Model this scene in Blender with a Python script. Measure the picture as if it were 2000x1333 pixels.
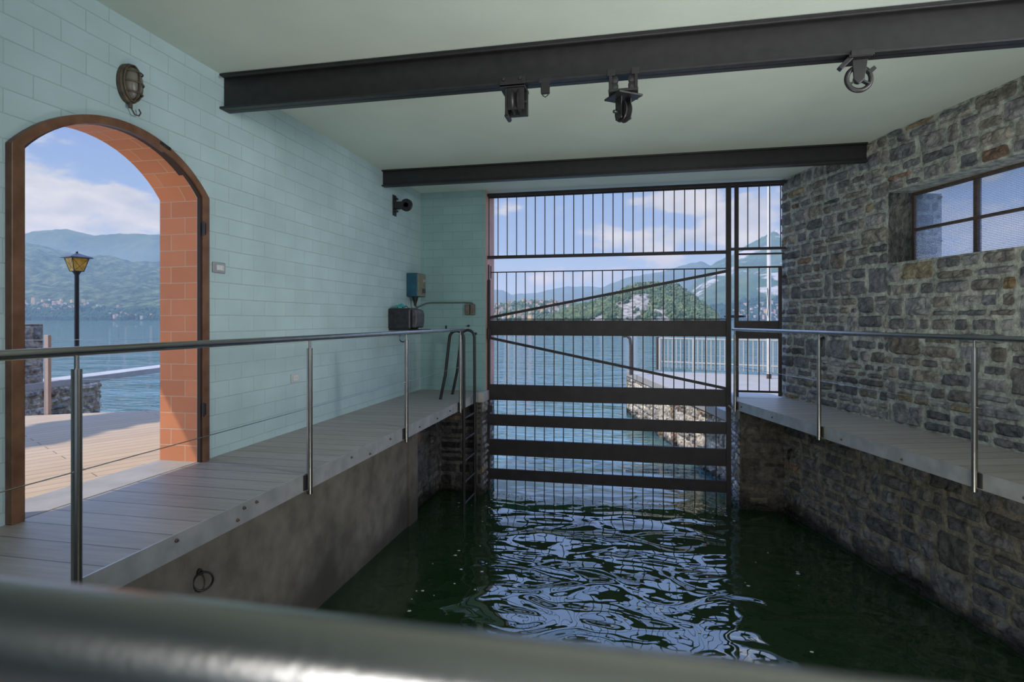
import bpy, math, random
import numpy as np
from mathutils import Vector, Matrix
random.seed(7); rng = np.random.default_rng(7)
for o in list(bpy.data.objects): bpy.data.objects.remove(o)
SC = bpy.context.scene; COL = SC.collection
# World axes: x = to the right across the boathouse, y = towards the water gate, z up, walkway top z = 0
YAW = math.radians(11.9); CY, SY = math.cos(YAW), math.sin(YAW); F = 1130.0; HZ = 625.0; EYE = 1.135; WATER = -1.6
# ---------------------------------------------------------------- camera
cam = bpy.data.cameras.new('camera'); camo = bpy.data.objects.new('camera', cam); COL.objects.link(camo)
camo.location = (0, 0, EYE); camo.rotation_euler = (math.pi/2, 0, YAW)
cam.sensor_width = 36; cam.lens = F/2000*36; cam.shift_y = -(666.5-HZ)/2000
cam.clip_start = 0.02; cam.clip_end = 40000
cam.dof.use_dof = True; cam.dof.focus_distance = 7.0; cam.dof.aperture_fstop = 5.6
SC.camera = camo
SC.view_settings.view_transform = 'Standard'; SC.view_settings.look = 'None'
SC.view_settings.gamma = 1; SC.view_settings.exposure = 0.12; SC.view_settings.use_curve_mapping = False
def C2W(X, Y, z): return Vector((X*CY - Y*SY, X*SY + Y*CY, z))
def P(px, py, Y): return C2W((px-1000)/F*Y, Y, EYE + (HZ-py)/F*Y)
def PZ(px, py, z): return P(px, py, F*(EYE-z)/(py-HZ))
# ---------------------------------------------------------------- world / sky
W = bpy.data.worlds.new('sky'); SC.world = W; W.use_nodes = True
def build_world():
    nt = W.node_tree; N = nt.nodes; L = nt.links; N.clear()
    def nd(t, **k):
        n = N.new(t)
        for a, b in k.items(): setattr(n, a, b)
        return n
    def mth(op, a, b=None, clamp=False):
        n = nd('ShaderNodeMath', operation=op); n.use_clamp = clamp
        for i, v in enumerate([a] + ([b] if b is not None else [])):
            if isinstance(v, (int, float)): n.inputs[i].default_value = v
            else: L.new(v, n.inputs[i])
        return n.outputs[0]
    tc = nd('ShaderNodeTexCoord'); d = tc.outputs['Generated']
    sep = nd('ShaderNodeSeparateXYZ'); L.new(d, sep.inputs[0]); z = sep.outputs[2]
    cr = nd('ShaderNodeValToRGB'); L.new(z, cr.inputs[0]); e = cr.color_ramp.elements
    e[0].position = 0.0; e[0].color = (.50, .56, .64, 1); e[1].position = 1.0; e[1].color = (.15, .27, .58, 1)
    for p, c in ((.05, (.44, .54, .66, 1)), (.12, (.33, .45, .67, 1)), (.26, (.24, .35, .63, 1))):
        q = e.new(p); q.color = c
    # clouds: billows placed by direction plus fractal breakup
    sc = nd('ShaderNodeVectorMath', operation='MULTIPLY'); L.new(d, sc.inputs[0]); sc.inputs[1].default_value = (1, 1, 2.4)
    nz = nd('ShaderNodeTexNoise'); L.new(sc.outputs[0], nz.inputs['Vector'])
    nz.inputs['Scale'].default_value = 9.0; nz.inputs['Detail'].default_value = 9; nz.inputs['Roughness'].default_value = .55
    tot = None
    blobs = [(175, 400, .085, 1.0), (75, 425, .07, 1.0), (270, 430, .07, 1.), (160, 440, .14, .9), (40, 420, .10, .6), (-150, 430, .2, .8),
             (1290, 470, .10, .75), (1450, 440, .10, .9), (1200, 450, .08, .6), (1480, 400, .07, .8), (1350, 385, .06, .75), (1120, 405, .05, .40), (1060, 535, .05, .5),
             (1190, 535, .06, .5), (1500, 480, .08, .7), (1230, 400, .05, .42), (1700, 450, .25, .8), (700, 430, .2, .5)]
    for px, py, r, a in blobs:
        v = C2W((px-1000)/F, 1, (HZ-py)/F).normalized(); v = Vector((v.x, v.y, v.z*2.4))
        ds = nd('ShaderNodeVectorMath', operation='DISTANCE'); L.new(sc.outputs[0], ds.inputs[0]); ds.inputs[1].default_value = v
        m = nd('ShaderNodeMapRange', interpolation_type='SMOOTHSTEP'); L.new(ds.outputs['Value'], m.inputs[0])
        m.inputs[1].default_value = r*2.0; m.inputs[2].default_value = 0; m.inputs[3].default_value = 0; m.inputs[4].default_value = a
        tot = m.outputs[0] if tot is None else mth('MAXIMUM', tot, m.outputs[0])
    hi = nd('ShaderNodeMapRange'); L.new(z, hi.inputs[0]); hi.inputs[1].default_value = .3; hi.inputs[2].default_value = .5
    hi.inputs[3].default_value = 0; hi.inputs[4].default_value = .12
    tot = mth('ADD', tot, hi.outputs[0])
    dens = mth('ADD', tot, mth('MULTIPLY', mth('SUBTRACT', nz.outputs['Fac'], .5), 2.6))
    dr = nd('ShaderNodeMapRange', interpolation_type='SMOOTHSTEP'); L.new(dens, dr.inputs[0]); dr.inputs[1].default_value = .38; dr.inputs[2].default_value = .74
    n2 = nd('ShaderNodeTexNoise'); L.new(sc.outputs[0], n2.inputs['Vector']); n2.inputs['Scale'].default_value = 16; n2.inputs['Detail'].default_value = 6
    cc = nd('ShaderNodeValToRGB'); L.new(n2.outputs['Fac'], cc.inputs[0]); ce = cc.color_ramp.elements
    ce[0].position = .3; ce[0].color = (.47, .50, .55, 1); ce[1].position = .68; ce[1].color = (.75, .72, .69, 1)
    mx = nd('ShaderNodeMix', data_type='RGBA'); L.new(mth('MULTIPLY', dr.outputs[0], .9), mx.inputs[0]); L.new(cr.outputs[0], mx.inputs[6]); L.new(cc.outputs[0], mx.inputs[7])
    # the high sky, above what the openings show, is boosted to brighten the reflections and the room
    st = nd('ShaderNodeMapRange', interpolation_type='SMOOTHSTEP'); L.new(z, st.inputs[0])
    st.inputs[1].default_value = .27; st.inputs[2].default_value = .40; st.inputs[3].default_value = 1.0; st.inputs[4].default_value = SKY_HIGH
    lp = mth('MULTIPLY', st.outputs[0], 1.0)
    bg = nd('ShaderNodeBackground'); L.new(mx.outputs[2], bg.inputs[0]); L.new(lp, bg.inputs[1])
    out = nd('ShaderNodeOutputWorld'); L.new(bg.outputs[0], out.inputs[0])
SKY_HIGH = 3.2
build_world()
W.cycles.sampling_method = 'MANUAL'; W.cycles.sample_map_resolution = 1024
# ---------------------------------------------------------------- sun, fill lamps and daylight portals
sun = bpy.data.lights.new('sun', 'SUN'); suno = bpy.data.objects.new('sun', sun); COL.objects.link(suno)
sun.energy = 3.4; sun.color = (1, .90, .76); sun.angle = math.radians(.6)
SUN_D = Vector((1, .55, -1.6)).normalized(); suno.rotation_euler = SUN_D.to_track_quat('-Z', 'Y').to_euler()
suno.location = (0, 0, 30)
def area(name, loc, target, sx, sy, power, color, portal=False):
    l = bpy.data.lights.new(name, 'AREA'); l.shape = 'RECTANGLE'; l.size = sx; l.size_y = sy; l.energy = power; l.color = color
    o = bpy.data.objects.new(name, l); COL.objects.link(o); o.location = loc
    o.rotation_euler = (Vector(target)-Vector(loc)).to_track_quat('-Z', 'Z').to_euler()
    if portal: l.cycles.is_portal = True
    return o
ra = area('rear_fill_lamp', (.9, -2.1, 2.45), (2.9, 5.6, .9), 4.2, 1.1, 66, (1.0, .97, .93)); ra.data.spread = math.radians(130)  # added fill lamp behind the viewer, brightens the right wall
# fill lamp for the left wall, set at an added unseen window
wd = area('left_wall_fill_lamp', (4.07, 2.75, 2.15), (-3.4, 5.7, .95), 2.1, .7, 54, (.97, .98, 1.0)); wd.data.spread = math.radians(84)
# unseen lamp standing in for sunlight glittering up off the basin water
gd = area('water_glitter_lamp', (1.0, 2.3, -1.45), (.7, 4.6, 2.4), 2.6, 1.5, 72, (1.0, .96, .88)); gd.data.spread = math.radians(125)
area('gate_portal', (-.05, 9.62, .8), (-.05, 0, .8), 4.6, 4.9, 1, (1, 1, 1), True)
area('window_portal', (3.95, 6.1, 2.15), (0, 5, 2.15), 2.4, .8, 1, (1, 1, 1), True)
area('door_portal', (-3.8, 3.3, 1.25), (0, 3.3, 1.25), 1.5, 2.6, 1, (1, 1, 1), True)

# ================================================================ helpers
WL = {}
class MB:
    def __init__(s): s.v = []; s.f = []; s.uv = None; s.mi = []
    def add(s, vs, fs, mi=0):
        b = len(s.v); s.v += [tuple(v) for v in vs]; s.f += [tuple(i+b for i in f) for f in fs]; s.mi += [mi]*len(fs); return s
    def box(s, c, size, ax=None, mi=0):
        c = Vector(c); h = [x/2 for x in size]
        ax = ax or (Vector((1, 0, 0)), Vector((0, 1, 0)), Vector((0, 0, 1)))
        vs = [c + ax[0]*(i*h[0]) + ax[1]*(j*h[1]) + ax[2]*(k*h[2]) for k in (-1, 1) for j in (-1, 1) for i in (-1, 1)]
        return s.add(vs, [(0, 2, 3, 1), (4, 5, 7, 6), (0, 1, 5, 4), (2, 6, 7, 3), (0, 4, 6, 2), (1, 3, 7, 5)], mi)
    def bb(s, x0, x1, y0, y1, z0, z1, mi=0): return s.box(((x0+x1)/2, (y0+y1)/2, (z0+z1)/2), (x1-x0, y1-y0, z1-z0), mi=mi)
    def beam(s, a, b, w, h, up=(0, 0, 1), mi=0):
        a = Vector(a); b = Vector(b); d = (b-a).normalized(); up = Vector(up); sd = d.cross(up).normalized(); u2 = sd.cross(d)
        return s.box((a+b)/2, ((b-a).length, w, h), (d, sd, u2), mi)
    def tube(s, pts, r, n=12, closed=False, mi=0):
        pts = [Vector(p) for p in pts]; m = len(pts); rs = r if isinstance(r, (list, tuple)) else [r]*m
        t0 = (pts[1]-pts[0]).normalized(); ref = Vector((0, 0, 1)) if abs(t0.z) < .9 else Vector((1, 0, 0))
        nrm = t0.cross(ref).normalized(); vs = []; prev = t0
        for i, p in enumerate(pts):
            if closed: t = (pts[(i+1) % m]-pts[i-1]).normalized()
            else: t = (pts[min(i+1, m-1)]-pts[max(i-1, 0)]).normalized()
            nrm = (nrm - t*nrm.dot(t)).normalized(); bn = t.cross(nrm)
            for k in range(n):
                a = 2*math.pi*k/n; vs.append(p + (nrm*math.cos(a)+bn*math.sin(a))*rs[i])
        fs = []
        for i in range(m if closed else m-1):
            for k in range(n):
                a = i*n+k; b = i*n+(k+1) % n; c = ((i+1) % m)*n+(k+1) % n; d = ((i+1) % m)*n+k; fs.append((a, d, c, b))
        if not closed: fs.append(tuple(range(n))); fs.append(tuple((m-1)*n+k for k in reversed(range(n))))
        return s.add(vs, fs, mi)
    def cyl(s, a, b, r, n=16, r2=None, mi=0): return s.tube([a, b], [r, r if r2 is None else r2], n, mi=mi)
    def lathe(s, c, axis, prof, n=24, mi=0):
        c = Vector(c); ax = Vector(axis).normalized(); ref = Vector((0, 0, 1)) if abs(ax.z) < .9 else Vector((1, 0, 0))
        e1 = ax.cross(ref).normalized(); e2 = ax.cross(e1); vs = []
        for (r, h) in prof:
            for k in range(n):
                a = 2*math.pi*k/n; vs.append(c + ax*h + (e1*math.cos(a)+e2*math.sin(a))*r)
        fs = [(i*n+k, i*n+(k+1) % n, (i+1)*n+(k+1) % n, (i+1)*n+k) for i in range(len(prof)-1) for k in range(n)]
        if prof[0][0] > 1e-5: fs.append(tuple(reversed(range(n))))
        if prof[-1][0] > 1e-5: fs.append(tuple((len(prof)-1)*n+k for k in range(n)))
        return s.add(vs, fs, mi)
    def ring(s, c, axis, R, r, n=28, m=8, mi=0):
        c = Vector(c); ax = Vector(axis).normalized(); ref = Vector((0, 0, 1)) if abs(ax.z) < .9 else Vector((1, 0, 0))
        e1 = ax.cross(ref).normalized(); e2 = ax.cross(e1)
        return s.tube([c + (e1*math.cos(2*math.pi*k/n)+e2*math.sin(2*math.pi*k/n))*R for k in range(n)], r, m, True, mi)
    def prism(s, poly, z0, z1, mi=0):
        n = len(poly); vs = [(p[0], p[1], z0) for p in poly]+[(p[0], p[1], z1) for p in poly]
        fs = [tuple(reversed(range(n))), tuple(range(n, 2*n))]+[(i, (i+1) % n, n+(i+1) % n, n+i) for i in range(n)]
        return s.add(vs, fs, mi)
    def extrude(s, poly3, d, mi=0):
        d = Vector(d); n = len(poly3); vs = [Vector(p) for p in poly3]+[Vector(p)+d for p in poly3]
        fs = [tuple(reversed(range(n))), tuple(range(n, 2*n))]+[(i, (i+1) % n, n+(i+1) % n, n+i) for i in range(n)]
        return s.add(vs, fs, mi)
    def build(s, name, mat, parent=None, smooth=False, bevel=0, kind=None, attr=None):
        me = bpy.data.meshes.new(name)
        off = WL.get(parent.name, Vector((0, 0, 0))) if parent else Vector((0, 0, 0))
        if parent is None and len(s.v):
            a = np.array(s.v); off = Vector(((a[:, 0].min()+a[:, 0].max())/2, (a[:, 1].min()+a[:, 1].max())/2, a[:, 2].min()))
        vs = [(v[0]-off[0], v[1]-off[1], v[2]-off[2]) for v in s.v]
        me.from_pydata(vs, [], s.f)
        for m in (mat if isinstance(mat, (list, tuple)) else [mat]): me.materials.append(m)
        if any(s.mi): me.polygons.foreach_set('material_index', s.mi)
        if s.uv:
            u = me.uv_layers.new(name='UVMap'); flat = [c for f in s.f for i in f for c in s.uv[i]]; u.data.foreach_set('uv', flat)
        if attr is not None:
            a = me.color_attributes.new('tint', 'FLOAT_COLOR', 'POINT'); a.data.foreach_set('color', np.array(attr, dtype=np.float32).ravel())
        me.validate(); me.update()
        o = bpy.data.objects.new(name, me); COL.objects.link(o)
        if parent: o.parent = parent; WL[o.name] = off
        else: o.location = off; WL[o.name] = off
        if smooth:
            me.polygons.foreach_set('use_smooth', [True]*len(me.polygons))
            try: me.set_sharp_from_angle(angle=math.radians(40))
            except Exception: pass
        if bevel:
            b = o.modifiers.new('bevel', 'BEVEL'); b.width = bevel; b.segments = 2; b.limit_method = 'ANGLE'
        if kind: o['kind'] = kind
        return o
def tag(o, label, cat, group=None, kind=None):
    o['label'] = label; o['category'] = cat
    if group: o['group'] = group
    if kind: o['kind'] = kind
    return o
def thing(name, loc, label, cat, group=None):
    o = bpy.data.objects.new(name, None); COL.objects.link(o); o.location = loc; o.empty_display_size = .1; WL[o.name] = Vector(loc)
    return tag(o, label, cat, group)
def struct(o, label=None):
    o['kind'] = 'structure'
    if label: o['label'] = label
    return o

# ---------------------------------------------------------------- materials
def mat(name, col, rough=.6, metal=0., spec=.5, var=.0, vscale=5., bump=0., bscale=30., col2=None, detail=5, coord='Object'):
    m = bpy.data.materials.new(name); m.use_nodes = True; N = m.node_tree.nodes; L = m.node_tree.links
    b = N['Principled BSDF']; b.inputs['Roughness'].default_value = rough; b.inputs['Metallic'].default_value = metal
    b.inputs['Specular IOR Level'].default_value = spec
    col = tuple(col)+(1,); b.inputs['Base Color'].default_value = col
    tc = N.new('ShaderNodeTexCoord')
    if var or col2:
        nz = N.new('ShaderNodeTexNoise'); nz.inputs['Scale'].default_value = vscale; nz.inputs['Detail'].default_value = detail; L.new(tc.outputs[coord], nz.inputs['Vector'])
        cr = N.new('ShaderNodeValToRGB'); L.new(nz.outputs['Fac'], cr.inputs[0]); e = cr.color_ramp.elements
        e[0].position = .32; e[1].position = .68
        if col2: e[0].color = tuple(col2)+(1,); e[1].color = col
        else: e[0].color = tuple(c*(1-var) for c in col[:3])+(1,); e[1].color = tuple(min(1, c*(1+var)) for c in col[:3])+(1,)
        L.new(cr.outputs[0], b.inputs['Base Color'])
    if bump:
        n2 = N.new('ShaderNodeTexNoise'); n2.inputs['Scale'].default_value = bscale; n2.inputs['Detail'].default_value = 6; L.new(tc.outputs[coord], n2.inputs['Vector'])
        bp = N.new('ShaderNodeBump'); bp.inputs['Strength'].default_value = 1; bp.inputs['Distance'].default_value = bump; L.new(n2.outputs['Fac'], bp.inputs['Height']); L.new(bp.outputs[0], b.inputs['Normal'])
    return m
def nodes(m): return m.node_tree.nodes, m.node_tree.links, m.node_tree.nodes['Principled BSDF']
def swz(N, L, src, a, b):
    sp = N.new('ShaderNodeSeparateXYZ'); L.new(src, sp.inputs[0]); cb = N.new('ShaderNodeCombineXYZ')
    L.new(sp.outputs[a], cb.inputs[0]); L.new(sp.outputs[b], cb.inputs[1]); return cb.outputs[0]
def brickmat(name, col, mortar, w, h, ms, axes=None, uv=False, rough=.55, step=.004, jd=.004, var=.08, off=(0, 0), offset=.5, spec=.3, rot=0, offf=2):
    m = mat(name, col, rough, spec=spec); N, L, b = nodes(m)
    if uv: tc = N.new('ShaderNodeTexCoord'); v = tc.outputs['UV']
    else: g = N.new('ShaderNodeNewGeometry'); v = swz(N, L, g.outputs['Position'], *axes)
    mp = N.new('ShaderNodeMapping'); L.new(v, mp.inputs[0]); mp.inputs['Location'].default_value = (off[0], off[1], 0); mp.inputs['Rotation'].default_value = (0, 0, rot)
    # slight waviness of the joints
    nw = N.new('ShaderNodeTexNoise'); nw.inputs['Scale'].default_value = 1.7; L.new(mp.outputs[0], nw.inputs['Vector'])
    vm = N.new('ShaderNodeVectorMath'); vm.operation = 'SUBTRACT'; L.new(nw.outputs['Color'], vm.inputs[0]); vm.inputs[1].default_value = (.5, .5, .5)
    vs = N.new('ShaderNodeVectorMath'); vs.operation = 'SCALE'; L.new(vm.outputs[0], vs.inputs[0]); vs.inputs['Scale'].default_value = .012
    va = N.new('ShaderNodeVectorMath'); va.operation = 'ADD'; L.new(mp.outputs[0], va.inputs[0]); L.new(vs.outputs[0], va.inputs[1])
    br = N.new('ShaderNodeTexBrick'); L.new(va.outputs[0], br.inputs['Vector'])
    br.inputs['Scale'].default_value = 1; br.inputs['Brick Width'].default_value = w; br.inputs['Row Height'].default_value = h
    br.inputs['Mortar Size'].default_value = ms; br.inputs['Mortar Smooth'].default_value = .3; br.offset = offset; br.offset_frequency = offf
    br.inputs['Color1'].default_value = (0, 0, 0, 1); br.inputs['Color2'].default_value = (1, 1, 1, 1); br.inputs['Mortar'].default_value = (.5, .5, .5, 1)
    cr = N.new('ShaderNodeValToRGB'); L.new(br.outputs['Color'], cr.inputs[0]); e = cr.color_ramp.elements
    e[0].color = tuple(c*(1-var) for c in col)+(1,); e[1].color = tuple(min(1, c*(1+var)) for c in col)+(1,)
    n3 = N.new('ShaderNodeTexNoise'); n3.inputs['Scale'].default_value = 2.5; n3.inputs['Detail'].default_value = 6; L.new(mp.outputs[0], n3.inputs['Vector'])
    r3 = N.new('ShaderNodeMapRange'); L.new(n3.outputs['Fac'], r3.inputs[0]); r3.inputs[1].default_value = .3; r3.inputs[2].default_value = .7; r3.inputs[3].default_value = .93; r3.inputs[4].default_value = 1.06
    mu = N.new('ShaderNodeVectorMath'); mu.operation = 'SCALE'; L.new(cr.outputs[0], mu.inputs[0]); L.new(r3.outputs[0], mu.inputs['Scale'])
    mx = N.new('ShaderNodeMix'); mx.data_type = 'RGBA'; L.new(br.outputs['Fac'], mx.inputs[0]); L.new(mu.outputs[0], mx.inputs[6]); mx.inputs[7].default_value = tuple(mortar)+(1,)
    L.new(mx.outputs[2], b.inputs['Base Color'])
    # height = random brick stand-out - joint
    a1 = N.new('ShaderNodeMath'); a1.operation = 'MULTIPLY'; L.new(br.outputs['Color'], a1.inputs[0]); a1.inputs[1].default_value = step
    a2 = N.new('ShaderNodeMath'); a2.operation = 'MULTIPLY'; L.new(br.outputs['Fac'], a2.inputs[0]); a2.inputs[1].default_value = jd
    a3 = N.new('ShaderNodeMath'); a3.operation = 'SUBTRACT'; L.new(a1.outputs[0], a3.inputs[0]); L.new(a2.outputs[0], a3.inputs[1])
    n4 = N.new('ShaderNodeTexNoise'); n4.inputs['Scale'].default_value = 60; L.new(mp.outputs[0], n4.inputs['Vector'])
    a4 = N.new('ShaderNodeMath'); a4.operation = 'MULTIPLY_ADD'; L.new(n4.outputs['Fac'], a4.inputs[0]); a4.inputs[1].default_value = .0006; L.new(a3.outputs[0], a4.inputs[2])
    bp = N.new('ShaderNodeBump'); bp.inputs['Distance'].default_value = 1; bp.inputs['Strength'].default_value = 1; L.new(a4.outputs[0], bp.inputs['Height']); L.new(bp.outputs[0], b.inputs['Normal'])
    return m
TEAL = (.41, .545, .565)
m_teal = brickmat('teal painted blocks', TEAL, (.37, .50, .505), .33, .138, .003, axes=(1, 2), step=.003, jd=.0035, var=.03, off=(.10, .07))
m_teal_shaded = brickmat('teal painted blocks back shaded', (.25, .40, .40), (.22, .36, .36), .33, .138, .0035, axes=(0, 2), step=.0018, jd=.002, var=.03, off=(.05, .07))  # same paint as the left wall, backlit shade put into the colour
m_ceil = mat('ceiling paint', (.60, .68, .62), .75, spec=.2, var=.05, vscale=1.2, bump=.0015, bscale=25)
m_tealp = mat('teal paint smooth', (.38, .57, .55), .7, spec=.3, var=.05, vscale=2)
m_terra = brickmat('terracotta blocks', (.72, .28, .135), (.74, .52, .37), .26, .13, .0035, uv=True, step=.001, jd=.002, var=.07, off=(.02, .0))
m_pink = mat('pink rendered jamb', (.55, .33, .27), .85, spec=.15, var=.1, vscale=3, bump=.003)
m_outer = mat('outer ochre render', (.55, .30, .18), .85, spec=.2, var=.1)
m_brown = mat('stained door frame wood', (.19, .095, .05), .42, spec=.5, col2=(.11, .045, .02), vscale=9, bump=.0012, bscale=60)
m_rebate = mat('dark rebate wood', (.035, .018, .012), .5)
m_iron = mat('black painted iron', (.016, .015, .016), .45, spec=.5, var=.25, vscale=12, bump=.0006, bscale=80)
m_gate = mat('dark brown painted gate steel', (.036, .030, .033), .48, spec=.3, var=.2, vscale=6, bump=.0005, bscale=60)
m_steel = mat('brushed stainless steel', (.37, .36, .34), .27, metal=1, var=.08, vscale=8, bump=.0002, bscale=200)
m_galv = mat('galvanised steel edge', (.52, .53, .53), .42, metal=.6, col2=(.38, .39, .39), vscale=7, bump=.0006, bscale=40)
m_conc = mat('concrete slab', (.46, .44, .40), .85, spec=.2, col2=(.34, .33, .31), vscale=3, bump=.004, bscale=20)
m_white = mat('white painted metal', (.50, .45, .37), .5, var=.06)
m_whitepl = mat('white plastic', (.62, .62, .60), .4)
m_greypl = mat('grey plastic', (.30, .31, .32), .4)
m_darkpl = mat('dark socket holes', (.05, .05, .05), .5)
m_blue = mat('blue enamel box', (.015, .10, .16), .4, col2=(.01, .06, .10), vscale=10)
m_cream = mat('worn cream panel', (.24, .24, .17), .5, col2=(.16, .16, .12), vscale=14)
m_black = mat('worn black enamel', (.02, .02, .025), .35, var=.5, vscale=18)
m_cloth = mat('turquoise cloth', (.03, .34, .36), .9)
m_clothg = mat('green cloth', (.2, .34, .08), .9)
m_rust = mat('rusty brown metal', (.10, .07, .05), .6, col2=(.05, .035, .03), vscale=30, bump=.001)
m_bronze = mat('aged brass cage', (.16, .12, .075), .55, metal=.4, col2=(.07, .06, .045), vscale=25, bump=.001)
m_post = mat('weathered tan post', (.50, .38, .30), .7, var=.1)

def m_deckmat(name, ang, width, length, base=(.41, .375, .34), dark=(.28, .255, .23), off=(0, 0), rough=.45, gap=.0035):
    m = mat(name, base, rough, spec=.45); N, L, b = nodes(m)
    g = N.new('ShaderNodeNewGeometry'); mp = N.new('ShaderNodeMapping'); mp.vector_type = 'TEXTURE'
    L.new(g.outputs['Position'], mp.inputs[0]); mp.inputs['Rotation'].default_value = (0, 0, ang); mp.inputs['Location'].default_value = (off[0], off[1], 0)
    br = N.new('ShaderNodeTexBrick'); L.new(mp.outputs[0], br.inputs['Vector']); br.inputs['Scale'].default_value = 1
    br.inputs['Brick Width'].default_value = length; br.inputs['Row Height'].default_value = width; br.inputs['Mortar Size'].default_value = gap; br.inputs['Mortar Smooth'].default_value = .2
    br.inputs['Color1'].default_value = (0, 0, 0, 1); br.inputs['Color2'].default_value = (1, 1, 1, 1)
    st = N.new('ShaderNodeVectorMath'); st.operation = 'MULTIPLY'; L.new(mp.outputs[0], st.inputs[0]); st.inputs[1].default_value = (1.2, 14, 1)
    nz = N.new('ShaderNodeTexNoise'); nz.inputs['Scale'].default_value = 2.2; nz.inputs['Detail'].default_value = 8; nz.inputs['Roughness'].default_value = .6; L.new(st.outputs[0], nz.inputs['Vector'])
    ad = N.new('ShaderNodeMath'); ad.operation = 'MULTIPLY_ADD'; L.new(br.outputs['Color'], ad.inputs[0]); ad.inputs[1].default_value = .22; L.new(nz.outputs['Fac'], ad.inputs[2])
    cr = N.new('ShaderNodeValToRGB'); L.new(ad.outputs[0], cr.inputs[0]); e = cr.color_ramp.elements; e[0].position = .35; e[0].color = tuple(dark)+(1,); e[1].position = .85; e[1].color = tuple(base)+(1,)
    mx = N.new('ShaderNodeMix'); mx.data_type = 'RGBA'; L.new(br.outputs['Fac'], mx.inputs[0]); L.new(cr.outputs[0], mx.inputs[6]); mx.inputs[7].default_value = (.06, .055, .05, 1); L.new(mx.outputs[2], b.inputs['Base Color'])
    n2 = N.new('ShaderNodeTexNoise'); n2.inputs['Scale'].default_value = 9; n2.inputs['Detail'].default_value = 5; L.new(mp.outputs[0], n2.inputs['Vector'])
    h = N.new('ShaderNodeMath'); h.operation = 'MULTIPLY_ADD'; L.new(br.outputs['Fac'], h.inputs[0]); h.inputs[1].default_value = -.003
    h2 = N.new('ShaderNodeMath'); h2.operation = 'MULTIPLY'; L.new(n2.outputs['Fac'], h2.inputs[0]); h2.inputs[1].default_value = .0035; L.new(h2.outputs[0], h.inputs[2])
    bp = N.new('ShaderNodeBump'); bp.inputs['Distance'].default_value = 1; L.new(h.outputs[0], bp.inputs['Height']); L.new(bp.outputs[0], b.inputs['Normal'])
    return m
m_deckL = m_deckmat('wood look planks left', 0, .2, 7, off=(-3.4, .016))
m_deckR_lit = m_deckmat('wood look planks right lightened', math.atan2(.2936, .956), .2, 7, off=(2.14, 9.19), base=(.53, .49, .44), dark=(.38, .35, .31))  # same planks as left, colour lightened to stand in for light
m_deckO = m_deckmat('outdoor decking', math.radians(62), .14, 2.6, base=(.50, .385, .26), dark=(.38, .285, .19), rough=.7, gap=.003)

def stonemat(name, base, dark, mortar_dummy=None, algae=True):
    m = mat(name, base, .8, spec=.3); N, L, b = nodes(m)
    at = N.new('ShaderNodeAttribute'); at.attribute_name = 'tint'
    g = N.new('ShaderNodeNewGeometry')
    nz = N.new('ShaderNodeTexNoise'); nz.inputs['Scale'].default_value = 11; nz.inputs['Detail'].default_value = 9; nz.inputs['Roughness'].default_value = .65; L.new(g.outputs['Position'], nz.inputs['Vector'])
    cr = N.new('ShaderNodeValToRGB'); L.new(nz.outputs['Fac'], cr.inputs[0]); e = cr.color_ramp.elements; e[0].position = .33; e[0].color = (.40, .40, .42, 1); e[1].position = .70; e[1].color = (1.7, 1.68, 1.64, 1)
    mu = N.new('ShaderNodeMix'); mu.data_type = 'RGBA'; mu.blend_type = 'MULTIPLY'; mu.inputs[0].default_value = 1; L.new(at.outputs['Color'], mu.inputs[6]); L.new(cr.outputs[0], mu.inputs[7])
    # damp dark algae band just above the water
    sp = N.new('ShaderNodeSeparateXYZ'); L.new(g.outputs['Position'], sp.inputs[0])
    nb = N.new('ShaderNodeTexNoise'); nb.inputs['Scale'].default_value = 2.5; nb.inputs['Detail'].default_value = 5; L.new(g.outputs['Position'], nb.inputs['Vector'])
    ad = N.new('ShaderNodeMath'); ad.operation = 'MULTIPLY_ADD'; L.new(nb.outputs['Fac'], ad.inputs[0]); ad.inputs[1].default_value = -.5; L.new(sp.outputs[2], ad.inputs[2])
    mr = N.new('ShaderNodeMapRange'); mr.interpolation_type = 'SMOOTHSTEP'; L.new(ad.outputs[0], mr.inputs[0]); mr.inputs[1].default_value = WATER-.22; mr.inputs[2].default_value = WATER-.02; mr.inputs[3].default_value = 1; mr.inputs[4].default_value = 0
    mx = N.new('ShaderNodeMix'); mx.data_type = 'RGBA'; L.new(mr.outputs[0], mx.inputs[0]); L.new(mu.outputs[2], mx.inputs[6]); mx.inputs[7].default_value = (.022, .02, .016, 1)
    L.new(mx.outputs[2], b.inputs['Base Color'])
    rr = N.new('ShaderNodeMapRange'); L.new(mr.outputs[0], rr.inputs[0]); rr.inputs[3].default_value = .8; rr.inputs[4].default_value = .3; L.new(rr.outputs[0], b.inputs['Roughness'])
    n2 = N.new('ShaderNodeTexNoise'); n2.inputs['Scale'].default_value = 26; n2.inputs['Detail'].default_value = 8; n2.inputs['Roughness'].default_value = .6; L.new(g.outputs['Position'], n2.inputs['Vector'])
    vo = N.new('ShaderNodeTexVoronoi'); vo.inputs['Scale'].default_value = 16; L.new(g.outputs['Position'], vo.inputs['Vector'])
    h = N.new('ShaderNodeMath'); h.operation = 'MULTIPLY_ADD'; L.new(vo.outputs['Distance'], h.inputs[0]); h.inputs[1].default_value = .5; L.new(n2.outputs['Fac'], h.inputs[2])
    bp = N.new('ShaderNodeBump'); bp.inputs['Distance'].default_value = .022; bp.inputs['Strength'].default_value = 1; L.new(h.outputs[0], bp.inputs['Height']); L.new(bp.outputs[0], b.inputs['Normal'])
    return m
m_stone = stonemat('rough grey stone', (.2, .2, .2), (.1, .1, .1))
m_mortar = stonemat('stone mortar', (.3, .3, .26), (.1, .1, .1))
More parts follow.
